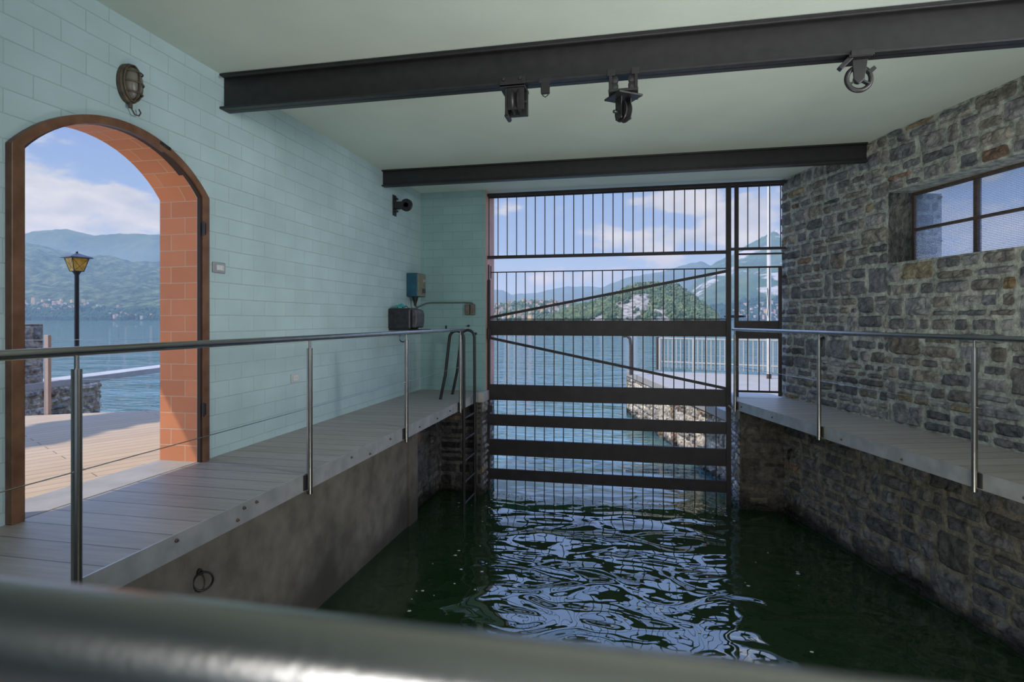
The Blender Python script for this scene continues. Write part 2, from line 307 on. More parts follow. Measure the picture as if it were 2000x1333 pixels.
STONES_IN = [(.19, .19, .20), (.15, .153, .165), (.235, .232, .235), (.185, .175, .168), (.23, .215, .19), (.135, .14, .15), (.21, .212, .22)]
WARM = [(.27, .19, .11), (.22, .15, .11), (.25, .22, .15)]
STONES_OUT = [(.32, .29, .25), (.38, .345, .29), (.26, .245, .225), (.44, .40, .34)]
# ---------------------------------------------------------------- rubble stone generator
def vnoise(x, y, seed=0):
    xi = np.floor(x).astype(np.int64); yi = np.floor(y).astype(np.int64); xf = x-xi; yf = y-yi
    def h(a, b):
        n = (a*374761393 + b*668265263 + seed*974634777) & 0xffffffff
        n = ((n ^ (n >> 13))*1274126177) & 0xffffffff; n = n ^ (n >> 16); return (n & 0xffff)/65535.0
    u = xf*xf*(3-2*xf); v = yf*yf*(3-2*yf)
    return (h(xi, yi)*(1-u)+h(xi+1, yi)*u)*(1-v)+(h(xi, yi+1)*(1-u)+h(xi+1, yi+1)*u)*v
def fbm(x, y, o=5, seed=0):
    x = np.asarray(x, float); y = np.asarray(y, float); s = 0; a = .5
    for i in range(o): s = s+a*vnoise(x*2**i, y*2**i, seed+i); a *= .5
    return s
def layout(w, h, r, hmin=.15, hmax=.30, tall=.16, size=1.0):
    out = []; z = 0
    while z < h-.01:
        H = r.uniform(hmin, hmax)*size
        if h-z-H < hmin*size*.7: H = h-z
        x = -r.uniform(0, .2)*size
        while x < w-.005:
            if r.random() < tall: Wd = r.uniform(.13, .26)*size; rows = 1
            elif r.random() < .22: Wd = r.uniform(.26, .5)*size; rows = 1
            else: Wd = r.uniform(.35, .85)*size; rows = 2 if H < .24*size or r.random() < .75 else 3
            cuts = [0]+sorted(r.uniform(.36, .64) if rows == 2 else (r.uniform(.26, .4)+.33*k) for k in range(rows-1))+[1]
            for a, b in zip(cuts, cuts[1:]):
                xx = x
                while xx < x+Wd-.02:
                    L = Wd if rows == 1 else r.uniform(.14, .42)*size
                    if x+Wd-xx-L < .10*size: L = x+Wd-xx
                    x0 = max(0, xx); x1 = min(w, xx+L)
                    if x1-x0 > .035: out.append((x0, x1, z+a*H, min(h, z+b*H)))
                    xx += L
            x += Wd
        z += H
    return out
class Stones:
    def __init__(s, seed=1): s.v = []; s.f = []; s.t = []; s.r = random.Random(seed); s.s = seed*37; s.mort = MB()
    def face(s, o, du, n, w, h, gap=.0095, depth=.055, pal=STONES_IN, warm=.05, size=1.0, bottom=None, **k):
        """stones on a rectangle: origin o (lower corner), along du, up z, outward normal n"""
        o = Vector(o); du = Vector(du).normalized(); n = Vector(n).normalized(); up = Vector((0, 0, 1)); r = s.r
        s.mort.add([o, o+du*w, o+du*w+up*h, o+up*h], [(0, 1, 2, 3)])
        for (x0, x1, z0, z1) in layout(w, h, r, size=size, **k):
            g = gap*r.uniform(.6, 1.7); x0 += g*(x0 > .001); x1 -= g*(x1 < w-.001); z0 += g*.8; z1 -= g*.8
            if x1-x0 < .02 or z1-z0 < .015: continue
            nx = max(4, min(12, int((x1-x0)/.032)+2)); nz = max(4, min(9, int((z1-z0)/.028)+2))
            s.s += 1; dp = depth*r.uniform(.55, 1.25); tx = r.uniform(-.35, .35); tz = r.uniform(-.45, .45)
            cc = [r.uniform(-.012, .012) for _ in range(8)]
            base = r.choice(WARM) if r.random() < warm else r.choice(pal); q = r.uniform(.75, 1.3); tint = (base[0]*q, base[1]*q, base[2]*q, 1)
            I, J = np.meshgrid(np.linspace(0, 1, nx), np.linspace(0, 1, nz), indexing='ij')
            # rounded corners, wobbly outline
            U = I*2-1; V = J*2-1; rad = .10
            sh = 1-.05*np.abs(V)**6*np.abs(U)**2; U2 = U*sh; V2 = V*(1-.06*np.abs(U)**6*np.abs(V)**2)
            xx = (x0+x1)/2 + U2*(x1-x0)/2; zz = (z0+z1)/2 + V2*(z1-z0)/2
            edge = np.minimum(np.minimum(I, 1-I)*(x1-x0), np.minimum(J, 1-J)*(z1-z0))
            e = np.clip(edge/.010, 0, 1)**.5
            wob = (fbm(xx*14+s.s, zz*14, 3, s.s)-.45)*.016
            xx = xx + wob*(1-np.minimum(e, 1)*.5); zz = zz + (fbm(xx*13, zz*13+s.s, 3, s.s+5)-.45)*.014
            # split-face facets: ridged noise
            rid = np.abs(fbm(xx*8+s.s*1.3, zz*10+(xx*3), 3, s.s+9)-.47)*2.8
            bulge = dp*(.55+.25*(1-U*U)*(1-V*V)+tx*U*.35+tz*V*.35) + (fbm(xx*22, zz*22, 3, s.s+3)-.45)*.022 - rid*.05
            d = np.maximum(.004, bulge)*e + (e <= 0)*(-.012)
            b = len(s.v)
            for i in range(nx):
                for j in range(nz): s.v.append(tuple(o + du*float(xx[i, j]) + up*float(zz[i, j]) + n*float(d[i, j]))); s.t.append(tint)
            flip = du.cross(up).dot(n) < 0
            for i in range(nx-1):
                for j in range(nz-1):
                    a = (b+i*nz+j, b+(i+1)*nz+j, b+(i+1)*nz+j+1, b+i*nz+j+1); s.f.append(a[::-1] if flip else a)
        return s
    def build(s, name, mortar_tint=(.38, .40, .355), mb=None, kind='structure', parent=None):
        m = MB(); m.v = list(s.v); m.f = list(s.f); m.mi = [0]*len(s.f); t = list(s.t)
        for src in (s.mort, mb):
            if src is None: continue
            m.add(src.v, src.f, 1); t += [tuple(mortar_tint)+(1,)]*len(src.v)
        o = m.build(name, [m_stone, m_mortar], parent, attr=t)
        if kind: o['kind'] = kind
        return o

# ================================================================ SHELL
A0 = Vector((2.14, 9.19, 0)); WD = Vector((.2936, -.956, 0)).normalized(); WN = Vector((-.956, -.2936, 0)).normalized()
CEIL = 3.2; S_BACK = -2.2; S_G = 9.05; S_IN = 8.92; S_OUT = 9.5; UL = -3.40; UJ = -2.31
def RW(a, off=0, z=0): return A0 + WD*a + WN*off + Vector((0, 0, z))
# ---- left wall with arched doorway
D0, D1, SPR, RISE = 2.60, 3.985, 2.10, .34
def arch(y0, y1, spr, rise, n=20):
    c = (y0+y1)/2; hw = (y1-y0)/2; R = (hw*hw+rise*rise)/(2*rise); a = math.asin(hw/R)
    return [(c+R*math.sin(t), spr+rise-R+R*math.cos(t)) for t in np.linspace(-a, a, n)]
def wall_arch(u, y0, y1, z0, z1, arc, flip):
    vs = []; fs = []
    def q(a, b, c, d):
        i = len(vs); vs.extend([(u, *a), (u, *b), (u, *c), (u, *d)]); fs.append((i, i+1, i+2, i+3) if not flip else (i+3, i+2, i+1, i))
    q((y0, z0), (arc[0][0], z0), (arc[0][0], z1), (y0, z1)); q((arc[-1][0], z0), (y1, z0), (y1, z1), (arc[-1][0], z1))
    for a, b in zip(arc, arc[1:]): q(a, b, (b[0], z1), (a[0], z1))
    return vs, fs
arc = arch(D0, D1, SPR, RISE)
mb = MB(); vs, fs = wall_arch(UL, S_BACK, S_OUT, 0, CEIL, arc, False); mb.add(vs, fs)
vs, fs = wall_arch(-3.745, S_BACK, S_OUT, -.3, 3.5, arc, True); mb.add(vs, fs, 1)
# reveal is solid between: close wall ends
mb.add([(UL, S_BACK, 0), (-3.745, S_BACK, 0), (-3.745, S_BACK, 3.5), (UL, S_BACK, 3.5)], [(0, 1, 2, 3)])
mb.add([(-3.745, S_OUT, -3), (UJ-.4, S_OUT, -3), (UJ-.4, S_OUT, 3.5), (-3.745, S_OUT, 3.5)], [(0, 1, 2, 3)], 1)
wl = struct(mb.build('wall_left', [m_teal, m_outer]), 'teal painted block wall with the arched doorway')
# reveal strip, UV = (depth, run length)
path = [(D0, 0.0)] + [(D0, SPR)] + arc[1:-1] + [(D1, SPR), (D1, 0.0)]
mb = MB(); uv = []; run = 0
for i, p in enumerate(path):
    if i: run += math.dist(p, path[i-1])
    for u, du in ((UL, 0.0), (-3.745, .345)): mb.v.append((u, p[0], p[1])); uv.append((du, run-(run*0)))
L0 = math.dist(path[0], path[1])
total = run
uv = [(a, total-b) for a, b in uv]
for i in range(len(path)-1): mb.f.append((2*i, 2*i+1, 2*i+3, 2*i+2)); mb.mi.append(0)
mb.uv = uv; mb.build('door_reveal', m_terra, wl, kind=None)
# threshold
struct(MB().bb(-3.75, UL, D0, D1, -.06, .004).build('trim_1', mat('stone threshold', (.28, .27, .26), .6, var=.12, bump=.002), bevel=.002), 'grey stone threshold of the arched doorway')
# ---- door frame
def archband(o0, o1, z_s, rise_o, inset, u0, u1, n=28):
    out = [(o0, 0)]+arch(o0, o1, z_s, rise_o, n)+[(o1, 0)]
    inn = [(o0+inset, 0)]+arch(o0+inset, o1-inset, z_s, rise_o-inset*.75, n)+[(o1-inset, 0)]
    m = MB(); k = len(out)
    for a, b in zip(out, inn): m.v += [(u0, *a), (u1, *a), (u1, *b), (u0, *b)]
    for i in range(k-1):
        for j in range(4): m.f.append((4*i+j, 4*i+(j+1) % 4, 4*(i+1)+(j+1) % 4, 4*(i+1)+j)); m.mi.append(0)
    m.f += [(3, 2, 1, 0), tuple(4*(k-1)+j for j in range(4))]; m.mi += [0, 0]
    return m
dr = archband(2.55, 4.072, 2.115, .36, .072, UL-.0, UL+.046).build('door_1', m_brown, bevel=.004)
struct(dr, 'brown arched wooden door frame around the open doorway')
archband(2.60, 4.022, 2.105, .345, .034, UL-.035, UL+.030).build('rebate', m_rebate, dr)
for z in (1.86, .42):
    h = MB().bb(UL+.044, UL+.056, 3.985, 4.02, z-.045, z+.045)
    h.cyl((UL+.058, 3.99, z-.055), (UL+.058, 3.99, z+.055), .008); h.build('hinge', m_iron, dr)
h = MB().box((UL+.047, 3.62, 2.408), (.004, .10, .022), (Vector((1, 0, 0)), Vector((0, .97, -.24)), Vector((0, .24, .97))))
h.tube([(UL+.05, 3.60, 2.405), (UL+.06, 3.62, 2.395), (UL+.062, 3.65, 2.39), (UL+.05, 3.66, 2.40)], .004, 6); h.build('latch', m_iron, dr)
# ---- back wall piece beside gate and jamb
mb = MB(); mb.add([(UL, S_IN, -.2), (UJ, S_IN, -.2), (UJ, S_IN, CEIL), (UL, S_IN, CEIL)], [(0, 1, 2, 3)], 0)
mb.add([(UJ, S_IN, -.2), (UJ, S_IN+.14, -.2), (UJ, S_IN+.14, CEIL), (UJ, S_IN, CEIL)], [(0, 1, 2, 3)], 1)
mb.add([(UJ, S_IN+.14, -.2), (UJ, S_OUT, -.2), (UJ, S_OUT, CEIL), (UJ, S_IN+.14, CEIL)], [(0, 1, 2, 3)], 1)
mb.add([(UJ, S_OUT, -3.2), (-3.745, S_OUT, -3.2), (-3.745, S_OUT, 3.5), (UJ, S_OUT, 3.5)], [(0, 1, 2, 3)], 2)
struct(mb.build('wall_back', [m_teal_shaded, m_pink, m_outer]), 'teal wall piece to the left of the water gate')
# ---- ceiling (slab)
poly = [(-3.745, S_BACK-.3), (5.9, S_BACK-.3), (2.45, S_OUT), (-3.745, S_OUT)]
struct(MB().prism(poly, CEIL, CEIL+.28).build('ceiling', m_ceil), 'pale green grey painted ceiling slab')
# unseen roof overhang added outside the doorway (casts the edge of shade on the decking)
struct(MB().bb(-5.52, -3.745, S_BACK-.3, S_OUT+.3, 3.42, 3.58).build('shade_eave', m_conc), 'added unseen roof overhang shading the decking outside the doorway')
# ---- rear wall behind the viewer, its big opening added to let in light
mb = MB(); mb.bb(-3.745, -1.4, S_BACK-.25, S_BACK, -.2, CEIL); mb.bb(3.4, 5.9, S_BACK-.25, S_BACK, -.2, CEIL); mb.bb(-1.4, 3.4, S_BACK-.25, S_BACK, 3.02, CEIL)
struct(mb.build('wall_rear', m_tealp), 'teal rear wall with a wide opening added to let in light')

# ---- right stone wall
WA, WZ0, WZ1, WLEN = 2.13, 1.76, 2.55, 11.95; WB = WA+2.45; W2A, W2B = 5.7, 7.9
st = Stones(3)
st.face(RW(0), WD, WN, WA, WZ0-0, warm=.02, size=1.12); st.face(RW(0, 0, WZ0), WD, WN, WA, CEIL-WZ0, warm=.07, size=1.12)
st.face(RW(WA), WD, WN, WB-WA, WZ0, warm=.02, hmin=.17, hmax=.33, size=1.2); st.face(RW(WA, 0, WZ1), WD, WN, WB-WA, CEIL-WZ1, warm=.10)
st.face(RW(WB), WD, WN, W2A-WB, CEIL, warm=.05, size=1.25); st.face(RW(W2B), WD, WN, WLEN-W2B, CEIL, warm=.05, size=1.25)
st.face(RW(W2A), WD, WN, W2B-W2A, WZ0, size=1.25); st.face(RW(W2A, 0, WZ1), WD, WN, W2B-W2A, CEIL-WZ1, size=1.25)
st.face(RW(W2A, -.32, WZ0), -WN, WD, .32, WZ1-WZ0, size=.8); st.face(RW(W2B, -.32, WZ0), -WN*-1, -WD, .32, WZ1-WZ0, size=.8)
st.face(RW(WA, -.32, WZ0), -WN, WD, .32, WZ1-WZ0, warm=.1, size=.8)      # window reveal, far side
st.face(RW(WB, -.32, WZ0), -WN*-1, -WD, .32, WZ1-WZ0, size=.8)
st.face(RW(0, -.55), -WN*-1, -WD, .55, CEIL, warm=.1)     # end face towards the gate
mb = MB()
mb.add([RW(WA, 0, WZ0), RW(WB, 0, WZ0), RW(WB, -.4, WZ0), RW(WA, -.4, WZ0)], [(0, 1, 2, 3)])
mb.add([RW(WA, 0, WZ1), RW(WA, -.4, WZ1), RW(WB, -.4, WZ1), RW(WB, 0, WZ1)], [(0, 1, 2, 3)])
# outer skin
mb.add([RW(W2A, 0, WZ0), RW(W2B, 0, WZ0), RW(W2B, -.4, WZ0), RW(W2A, -.4, WZ0)], [(0, 1, 2, 3)])
mb.add([RW(W2A, 0, WZ1), RW(W2A, -.4, WZ1), RW(W2B, -.4, WZ1), RW(W2B, 0, WZ1)], [(0, 1, 2, 3)])
for a0, a1, z0, z1 in ((0, WA, -1, CEIL), (WB, W2A, -1, CEIL), (W2B, WLEN, -1, CEIL), (W2A, W2B, -1, WZ0), (W2A, W2B, WZ1, CEIL), (WA, WB, -1, WZ0), (WA, WB, WZ1, CEIL)):
    mb.add([RW(a0, -.45, z0), RW(a1, -.45, z0), RW(a1, -.45, z1), RW(a0, -.45, z1)], [(0, 1, 2, 3)])
mb.add([RW(WA, -.32, WZ0), RW(WA, -.45, WZ0), RW(WA, -.45, WZ1), RW(WA, -.32, WZ1)], [(0, 1, 2, 3)])
struct(st.build('wall_right', mb=mb), 'rough grey rubble stone wall with the long window')
# lower right wall (below the walkway)
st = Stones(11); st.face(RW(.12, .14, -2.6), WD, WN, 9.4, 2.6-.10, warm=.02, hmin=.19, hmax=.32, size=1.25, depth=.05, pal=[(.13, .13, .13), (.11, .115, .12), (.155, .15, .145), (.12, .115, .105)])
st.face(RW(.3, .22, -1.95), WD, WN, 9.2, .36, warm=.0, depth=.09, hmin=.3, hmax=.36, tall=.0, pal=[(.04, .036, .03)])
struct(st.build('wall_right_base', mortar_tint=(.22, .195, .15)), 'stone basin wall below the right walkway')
st = Stones(12)
st.face((1.5, 8.86, -2.6), (1, 0, 0), (0, -1, 0), .62, 2.47, pal=[(.09, .08, .07), (.07, .065, .06), (.11, .1, .085)], depth=.025, size=1.2)  # face towards the viewer: shade put into the stone colours
st.face((1.5, 8.86, -2.6), (0, 1, 0), (-1, 0, 0), .95, 2.5, pal=[(.30, .29, .275), (.22, .22, .22), (.36, .345, .32)], depth=.05)  # face towards the opening: light put into the stone colours
struct(st.build('pillar_right_base', mortar_tint=(.10, .09, .075)), 'stone pillar below the right end of the gate, light and shade in its stone colours')
# left basin wall: plaster part and stone part
def plastermat():
    m = mat('stained basin plaster', (.24, .235, .20), .85, spec=.2, bump=.006, bscale=45); N, L, b = nodes(m)
    g = N.new('ShaderNodeNewGeometry'); sp = N.new('ShaderNodeSeparateXYZ'); L.new(g.outputs['Position'], sp.inputs[0])
    nz = N.new('ShaderNodeTexNoise'); nz.inputs['Scale'].default_value = 1.1; nz.inputs['Detail'].default_value = 7; L.new(g.outputs['Position'], nz.inputs['Vector'])
    ad = N.new('ShaderNodeMath'); ad.operation = 'MULTIPLY_ADD'; L.new(nz.outputs['Fac'], ad.inputs[0]); ad.inputs[1].default_value = -1.6; L.new(sp.outputs[2], ad.inputs[2])
    mr = N.new('ShaderNodeMapRange'); mr.interpolation_type = 'SMOOTHSTEP'; L.new(ad.outputs[0], mr.inputs[0]); mr.inputs[1].default_value = -2.3; mr.inputs[2].default_value = -1.75; mr.inputs[3].default_value = .85; mr.inputs[4].default_value = 0
    n2 = N.new('ShaderNodeTexNoise'); n2.inputs['Scale'].default_value = 5; n2.inputs['Detail'].default_value = 8; L.new(g.outputs['Position'], n2.inputs['Vector'])
    cr = N.new('ShaderNodeValToRGB'); L.new(n2.outputs['Fac'], cr.inputs[0]); e = cr.color_ramp.elements; e[0].position = .3; e[0].color = (.13, .115, .095, 1); e[1].position = .7; e[1].color = (.225, .205, .17, 1)
    mx = N.new('ShaderNodeMix'); mx.data_type = 'RGBA'; L.new(mr.outputs[0], mx.inputs[0]); L.new(cr.outputs[0], mx.inputs[6]); mx.inputs[7].default_value = (.05, .045, .038, 1); L.new(mx.outputs[2], b.inputs['Base Color'])
    return m
m_plaster = plastermat()
mb = MB(); mb.bb(-3.4, -2.93, .2, 7.2, -3, -.13); mb.bb(-3.4, -2.90, 7.2, 7.5, -3, -.13)
struct(mb.build('wall_left_base', m_plaster, bevel=.006), 'stained plaster basin wall below the left walkway')
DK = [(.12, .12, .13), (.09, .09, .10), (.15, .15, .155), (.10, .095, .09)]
DK_SHADED = [(.035, .03, .03), (.05, .045, .045), (.028, .025, .025)]  # faces towards the viewer, their shade put into the stone colours
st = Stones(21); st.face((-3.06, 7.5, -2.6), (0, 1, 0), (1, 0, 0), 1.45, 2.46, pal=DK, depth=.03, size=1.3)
st.face((-3.06, 8.9, -2.6), (1, 0, 0), (0, -1, 0), .67, 2.46, pal=DK_SHADED, depth=.025, size=1.3)
st.face((-2.40, 8.70, -2.6), (1, 0, 0), (0, -1, 0), .09, 2.46, pal=DK_SHADED, depth=.015, size=1)
st.face((UJ, 8.70, -2.6), (0, 1, 0), (1, 0, 0), .80, 2.46, pal=[(.30, .29, .27), (.24, .24, .24), (.16, .15, .14)], depth=.04)  # side towards the gate opening, lightened in colour as if lit
struct(st.build('wall_left_stone', mortar_tint=(.10, .095, .09)), 'dark stone basin wall by the ladder, light and shade in its stone colours')
struct(MB().bb(-2.42, UJ+.03, 8.68, 9.5, -.15, .004).build('trim_2', m_conc, bevel=.006), 'concrete cap of the pier at the gate')

# ================================================================ WALKWAYS
mb = MB().bb(UL, -2.37, .22, S_IN, -.10, 0)
fl = struct(mb.build('floor', m_deckL), 'left walkway of wood look planks')
mb = MB().bb(-2.372, -2.362, .22, 8.68, -.125, .003); mb.build('edge_plate', m_galv, fl)
def bolts(parent, pts, nrm):
    for p in pts:
        p = Vector(p); MB().lathe(p, nrm, [(.011, 0), (.011, .007), (.005, .010), (.005, .016)], 8).build('bolt', m_rust, parent)
bolts(fl, [(-2.362, y, z) for y, z in ((1.75, -.03), (2.12, -.08), (2.62, -.03), (3.1, -.085), (3.16, -.03), (3.28, -.03), (4.55, -.04), (4.9, -.09), (5.35, -.045), (6.15, -.07), (6.75, -.075), (7.25, -.06))], (1, 0, 0))
ER = Vector((1.416, 8.51, 0))
def RE(t, off=0, z=0): return ER + WD*t - WN*off + Vector((0, 0, z))
pts = [RE(0), RE(8.64), RW(9.35), RW(-.35)+Vector((0, .0, 0)), Vector((1.47, 9.55, 0))]
mb = MB().prism([(p.x, p.y) for p in pts], -.10, 0)
fr = struct(mb.build('floor_right', m_deckR_lit), 'right walkway of wood look planks along the stone wall')
mb = MB().beam(RE(0, -.004, -.061), RE(8.64, -.004, -.061), .010, .128)
mb.beam(Vector((1.418, 8.512, -.061)), Vector((1.472, 9.55, -.061)), .010, .128); mb.build('edge_plate', m_galv, fr)
bolts(fr, [RE(t, -.008, z) for t, z in ((.12, -.06), (.9, -.07), (2.2, -.075), (3.0, -.085), (4.1, -.085), (5.2, -.08))], WN)
# rear landing (viewer's side) and its edge
poly = [(UL, S_BACK), (5.5, S_BACK), (4.93, .22), (UL, .22)]
rf = struct(MB().prism(poly, -.10, 0).build('floor_rear', m_deckL), 'rear landing planks behind the near railing')
MB().bb(-2.36, 3.94, .222, .232, -.125, .003).build('edge_plate', m_galv, rf)
struct(MB().bb(-2.93, 4.4, .0, .2, -3, -.10).build('wall_rear_base', m_plaster), 'basin wall below the rear landing')
# bracket under left walkway
tag(MB().beam((-2.95, 7.0, -.20), (-2.45, 6.98, -.20), .05, .03).beam((-2.62, 6.93, -.235), (-2.42, 6.93, -.235), .03, .04).build('support_bracket', m_iron), 'black iron bracket under the left walkway edge', 'bracket')

# ================================================================ RAILINGS
RZ = 1.0
def post_at(p, outn, root, z1=RZ):
    p = Vector(p); q = Vector(outn)
    m = MB().cyl((p.x, p.y, -.145), (p.x, p.y, .925), .0205, 20); o = m.build('post', m_steel, root, smooth=True)
    MB().cyl((p.x, p.y, .92), (p.x, p.y, z1-.015), .0095, 12).build('pin', m_steel, o, smooth=True)
    ax = (q, Vector((0, 0, 1)).cross(q), Vector((0, 0, 1)))
    MB().box(p - q*.022 + Vector((0, 0, -.06)), (.012, .085, .11), ax).build('mounting_plate', m_iron, o)
    return o
r = thing('railing', (-2.335, 5, 0), 'stainless steel railing with wire along the left walkway', 'railing')
MB().tube([(-2.335, .2, RZ), (-2.335, 3, RZ), (-2.335, 6, RZ), (-2.335, 7.78, RZ), (-2.335, 7.80, RZ)], [.0212, .0212, .0212, .0212, .012], 24).build('handrail', m_steel, r, smooth=True)
for y in (2.04, 3.86, 5.71, 7.64): post_at((-2.335, y, 0), (1, 0, 0), r)
MB().tube([(-2.335, .2, .485), (-2.335, 7.64, .485)], .0025, 6).build('wire', m_steel, r)
r = thing('railing', RE(4, -.035), 'stainless steel railing with wire along the right walkway', 'railing')
ro = -.035
MB().tube([RE(-.08, ro, RZ), RE(0, ro, RZ), RE(3, ro, RZ), RE(8.75, ro, RZ)], .0212, 24).build('handrail', m_steel, r, smooth=True)
for t in (-.02, 1.87, 3.74, 5.61, 7.48): post_at(RE(t, ro), WN, r)
MB().tube([RE(-.02, ro, .485), RE(8.7, ro, .485)], .0025, 6).build('wire', m_steel, r)
e = RE(8.70, ro)
r = thing('railing', (0, .2, 0), 'blurred near stainless handrail crossing the bottom of the view', 'railing')
MB().tube([(-2.335, .2, RZ), (-1, .2, RZ), (1, .2, RZ), (e.x, .2, RZ)], .0212, 40).build('handrail', m_steel, r, smooth=True)
for x in (-2.33, 1.9, 3.8): post_at((x, .262 if abs(x) < 3.9 and x > -2 else .262, 0), (0, 1, 0), r) if False else MB().cyl((x, .255 if x > -2 else .20, -.14), (x, .20, RZ-.01), .0205, 16).build('post', m_steel, r, smooth=True)

# ================================================================ CEILING BEAMS
def ibeam(y, z0, z1, x0, x1, fw, web=.012, ft=.018):
    m = MB(); m.bb(x0, x1, y-fw/2, y+fw/2, z0, z0+ft); m.bb(x0, x1, y-fw/2, y+fw/2, z1-ft, z1); m.bb(x0, x1, y-web/2, y+web/2, z0, z1); return m
bm = ibeam(4.30, 2.905, 3.2, UL, 3.62, .125).build('ceiling_beam', m_iron, bevel=.003)
tag(bm, 'near black steel ceiling beam carrying the pulleys', 'beam')
MB().tube([(UL+.05, 4.225, 3.165), (0, 4.225, 3.165), (3.55, 4.225, 3.165)], .010, 8).build('conduit', m_iron, bm)
bm = ibeam(7.47, 2.975, 3.2, UL, 2.66, .10).build('ceiling_beam', m_iron, bevel=.003)
tag(bm, 'far black steel ceiling beam in front of the gate', 'beam')

# ---- pulleys on near beam
BZ = 2.905; BY = 4.30
def Z(px, py, Y=4.39): return EYE+(HZ-py)/F*Y
t = thing('pulley_block', (-.88, BY, BZ), 'boxy black pulley bracket, leftmost on the near beam', 'pulley', None)
m = MB(); m.bb(-.985, -.79, BY-.085, BY+.085, BZ-.035, BZ-.012); m.bb(-.985, -.79, BY-.085, BY-.062, BZ-.03, BZ+.045)
m.build('clamp', m_iron, t, bevel=.004)
for x in (-.955, -.83): MB().lathe((x, BY-.085, BZ+.028), (0, -1, 0), [(.014, 0), (.014, .012), (.006, .014), (.006, .022)], 8).build('bolt', m_iron, t)
m = MB(); m.bb(-.945, -.925, BY-.075, BY+.07, BZ-.235, BZ-.035); m.bb(-.925, -.80, BY-.075, BY-.062, BZ-.20, BZ-.035); m.bb(-.925, -.79, BY+.02, BY+.06, BZ-.215, BZ-.035)
m.cyl((-.935, BY-.06, BZ-.235), (-.935, BY+.05, BZ-.235), .018, 12); m.build('bracket', m_iron, t, bevel=.004)
MB().lathe((-.865, BY-.02, BZ-.125), (1, 0, 0), [(.03, -.03), (.092, -.03), (.092, -.02), (.072, 0), (.092, .02), (.092, .03), (.03, .03)], 32).build('wheel', m_iron, t, smooth=True)
MB().cyl((-.95, BY-.02, BZ-.125), (-.79, BY-.02, BZ-.125), .012).build('axle', m_iron, t)
t = thing('shackle_hanger', (-.65, BY, BZ), 'small dark hanger with a loop, second from left on the near beam', 'hanger')
m = MB(); m.bb(-.69, -.60, BY-.075, BY-.055, BZ-.02, BZ+.02); m.bb(-.675, -.61, BY-.072, BY-.04, BZ-.095, BZ-.01); m.build('bracket', m_iron, t, bevel=.004)
MB().tube([(-.668, BY-.055, BZ-.08), (-.662, BY-.055, BZ-.105), (-.643, BY-.055, BZ-.12), (-.622, BY-.055, BZ-.105), (-.618, BY-.055, BZ-.08), (-.61, BY-.05, BZ-.04)], .004, 6).build('loop', m_iron, t)
t = thing('trolley_pulley', (-.08, BY, BZ), 'black trolley with rollers and a hanging sheave in the middle of the near beam', 'pulley')
m = MB()
for x in (-.165, .015):
    m.bb(x-.012, x+.012, BY-.095, BY+.095, BZ-.115, BZ+.03)
m.bb(-.18, .03, BY-.10, BY+.10, BZ-.135, BZ-.115); m.bb(-.19, -.13, BY-.10, BY-.085, BZ-.02, BZ+.03); m.bb(-.02, .035, BY-.10, BY-.085, BZ-.02, BZ+.03); m.build('frame', m_iron, t, bevel=.004)
for x in (-.135, -.015):
    for z in (-.045, -.09): MB().lathe((x, BY-.07, BZ+z), (0, 1, 0), [(.006, -.02), (.026, -.015), (.026, .015), (.006, .02)], 18).build('roller', m_iron, t, smooth=True)
a = math.radians(35); ax = (Vector((math.cos(a), math.sin(a), 0)), Vector((-math.sin(a), math.cos(a), 0)), Vector((0, 0, 1)))
MB().box((-.075, BY, BZ-.147), (.20, .20, .014), ax).build('base_plate', m_iron, t, bevel=.002)
m = MB()
for sx in (-.04, .04): m.box(Vector((-.075, BY, BZ-.23))+ax[0]*sx*1.0, (.01, .075, .16), ax)
m.cyl(Vector((-.075, BY, BZ-.26))-ax[0]*.085, Vector((-.075, BY, BZ-.26))+ax[0]*.055, .012); m.build('fork', m_iron, t, bevel=.002)
MB().lathe((-.075, BY, BZ-.25), ax[0], [(.012, -.026), (.075, -.026), (.078, -.018), (.056, 0), (.078, .018), (.075, .026), (.012, .026)], 32).build('wheel', m_iron, t, smooth=True)
t = thing('wheel_pulley', (1.47, BY, BZ), 'black open pulley wheel on a bracket, rightmost on the near beam', 'pulley')
m = MB(); m.bb(1.40, 1.54, BY-.08, BY+.08, BZ-.025, BZ-.008); m.bb(1.41, 1.55, BY-.085, BY-.065, BZ-.02, BZ+.02)
m.box((1.385, BY-.04, BZ-.05), (.10, .05, .03), (Vector((.7, 0, .7)), Vector((0, 1, 0)), Vector((-.7, 0, .7))))
m.extrude([(1.43, BY-.045, BZ-.03), (1.525, BY-.045, BZ-.03), (1.505, BY-.045, BZ-.16), (1.47, BY-.045, BZ-.195), (1.44, BY-.045, BZ-.16)], (0, .016, 0)); m.build('bracket', m_iron, t, bevel=.003)
ax2 = Vector((.12, -1, 0)).normalized(); c = Vector((1.478, BY-.015, BZ-.15))
m = MB().ring(c, ax2, .078, .016, 36, 10)
for k in range(3):
    an = math.pi/2+k*2*math.pi/3; e1 = ax2.cross(Vector((0, 0, 1))).normalized(); d = e1*math.cos(an)+Vector((0, 0, 1))*math.sin(an); m.beam(c, c+d*.08, .012, .03, up=ax2)
m.lathe(c, ax2, [(.03, -.02), (.03, .02)], 20); m.build('wheel', m_iron, t, smooth=True)
MB().box(c+Vector((.075, 0, .05)), (.05, .04, .025), (Vector((.8, 0, .6)), Vector((0, 1, 0)), Vector((-.6, 0, .8)))).build('rope_guard', m_iron, t)
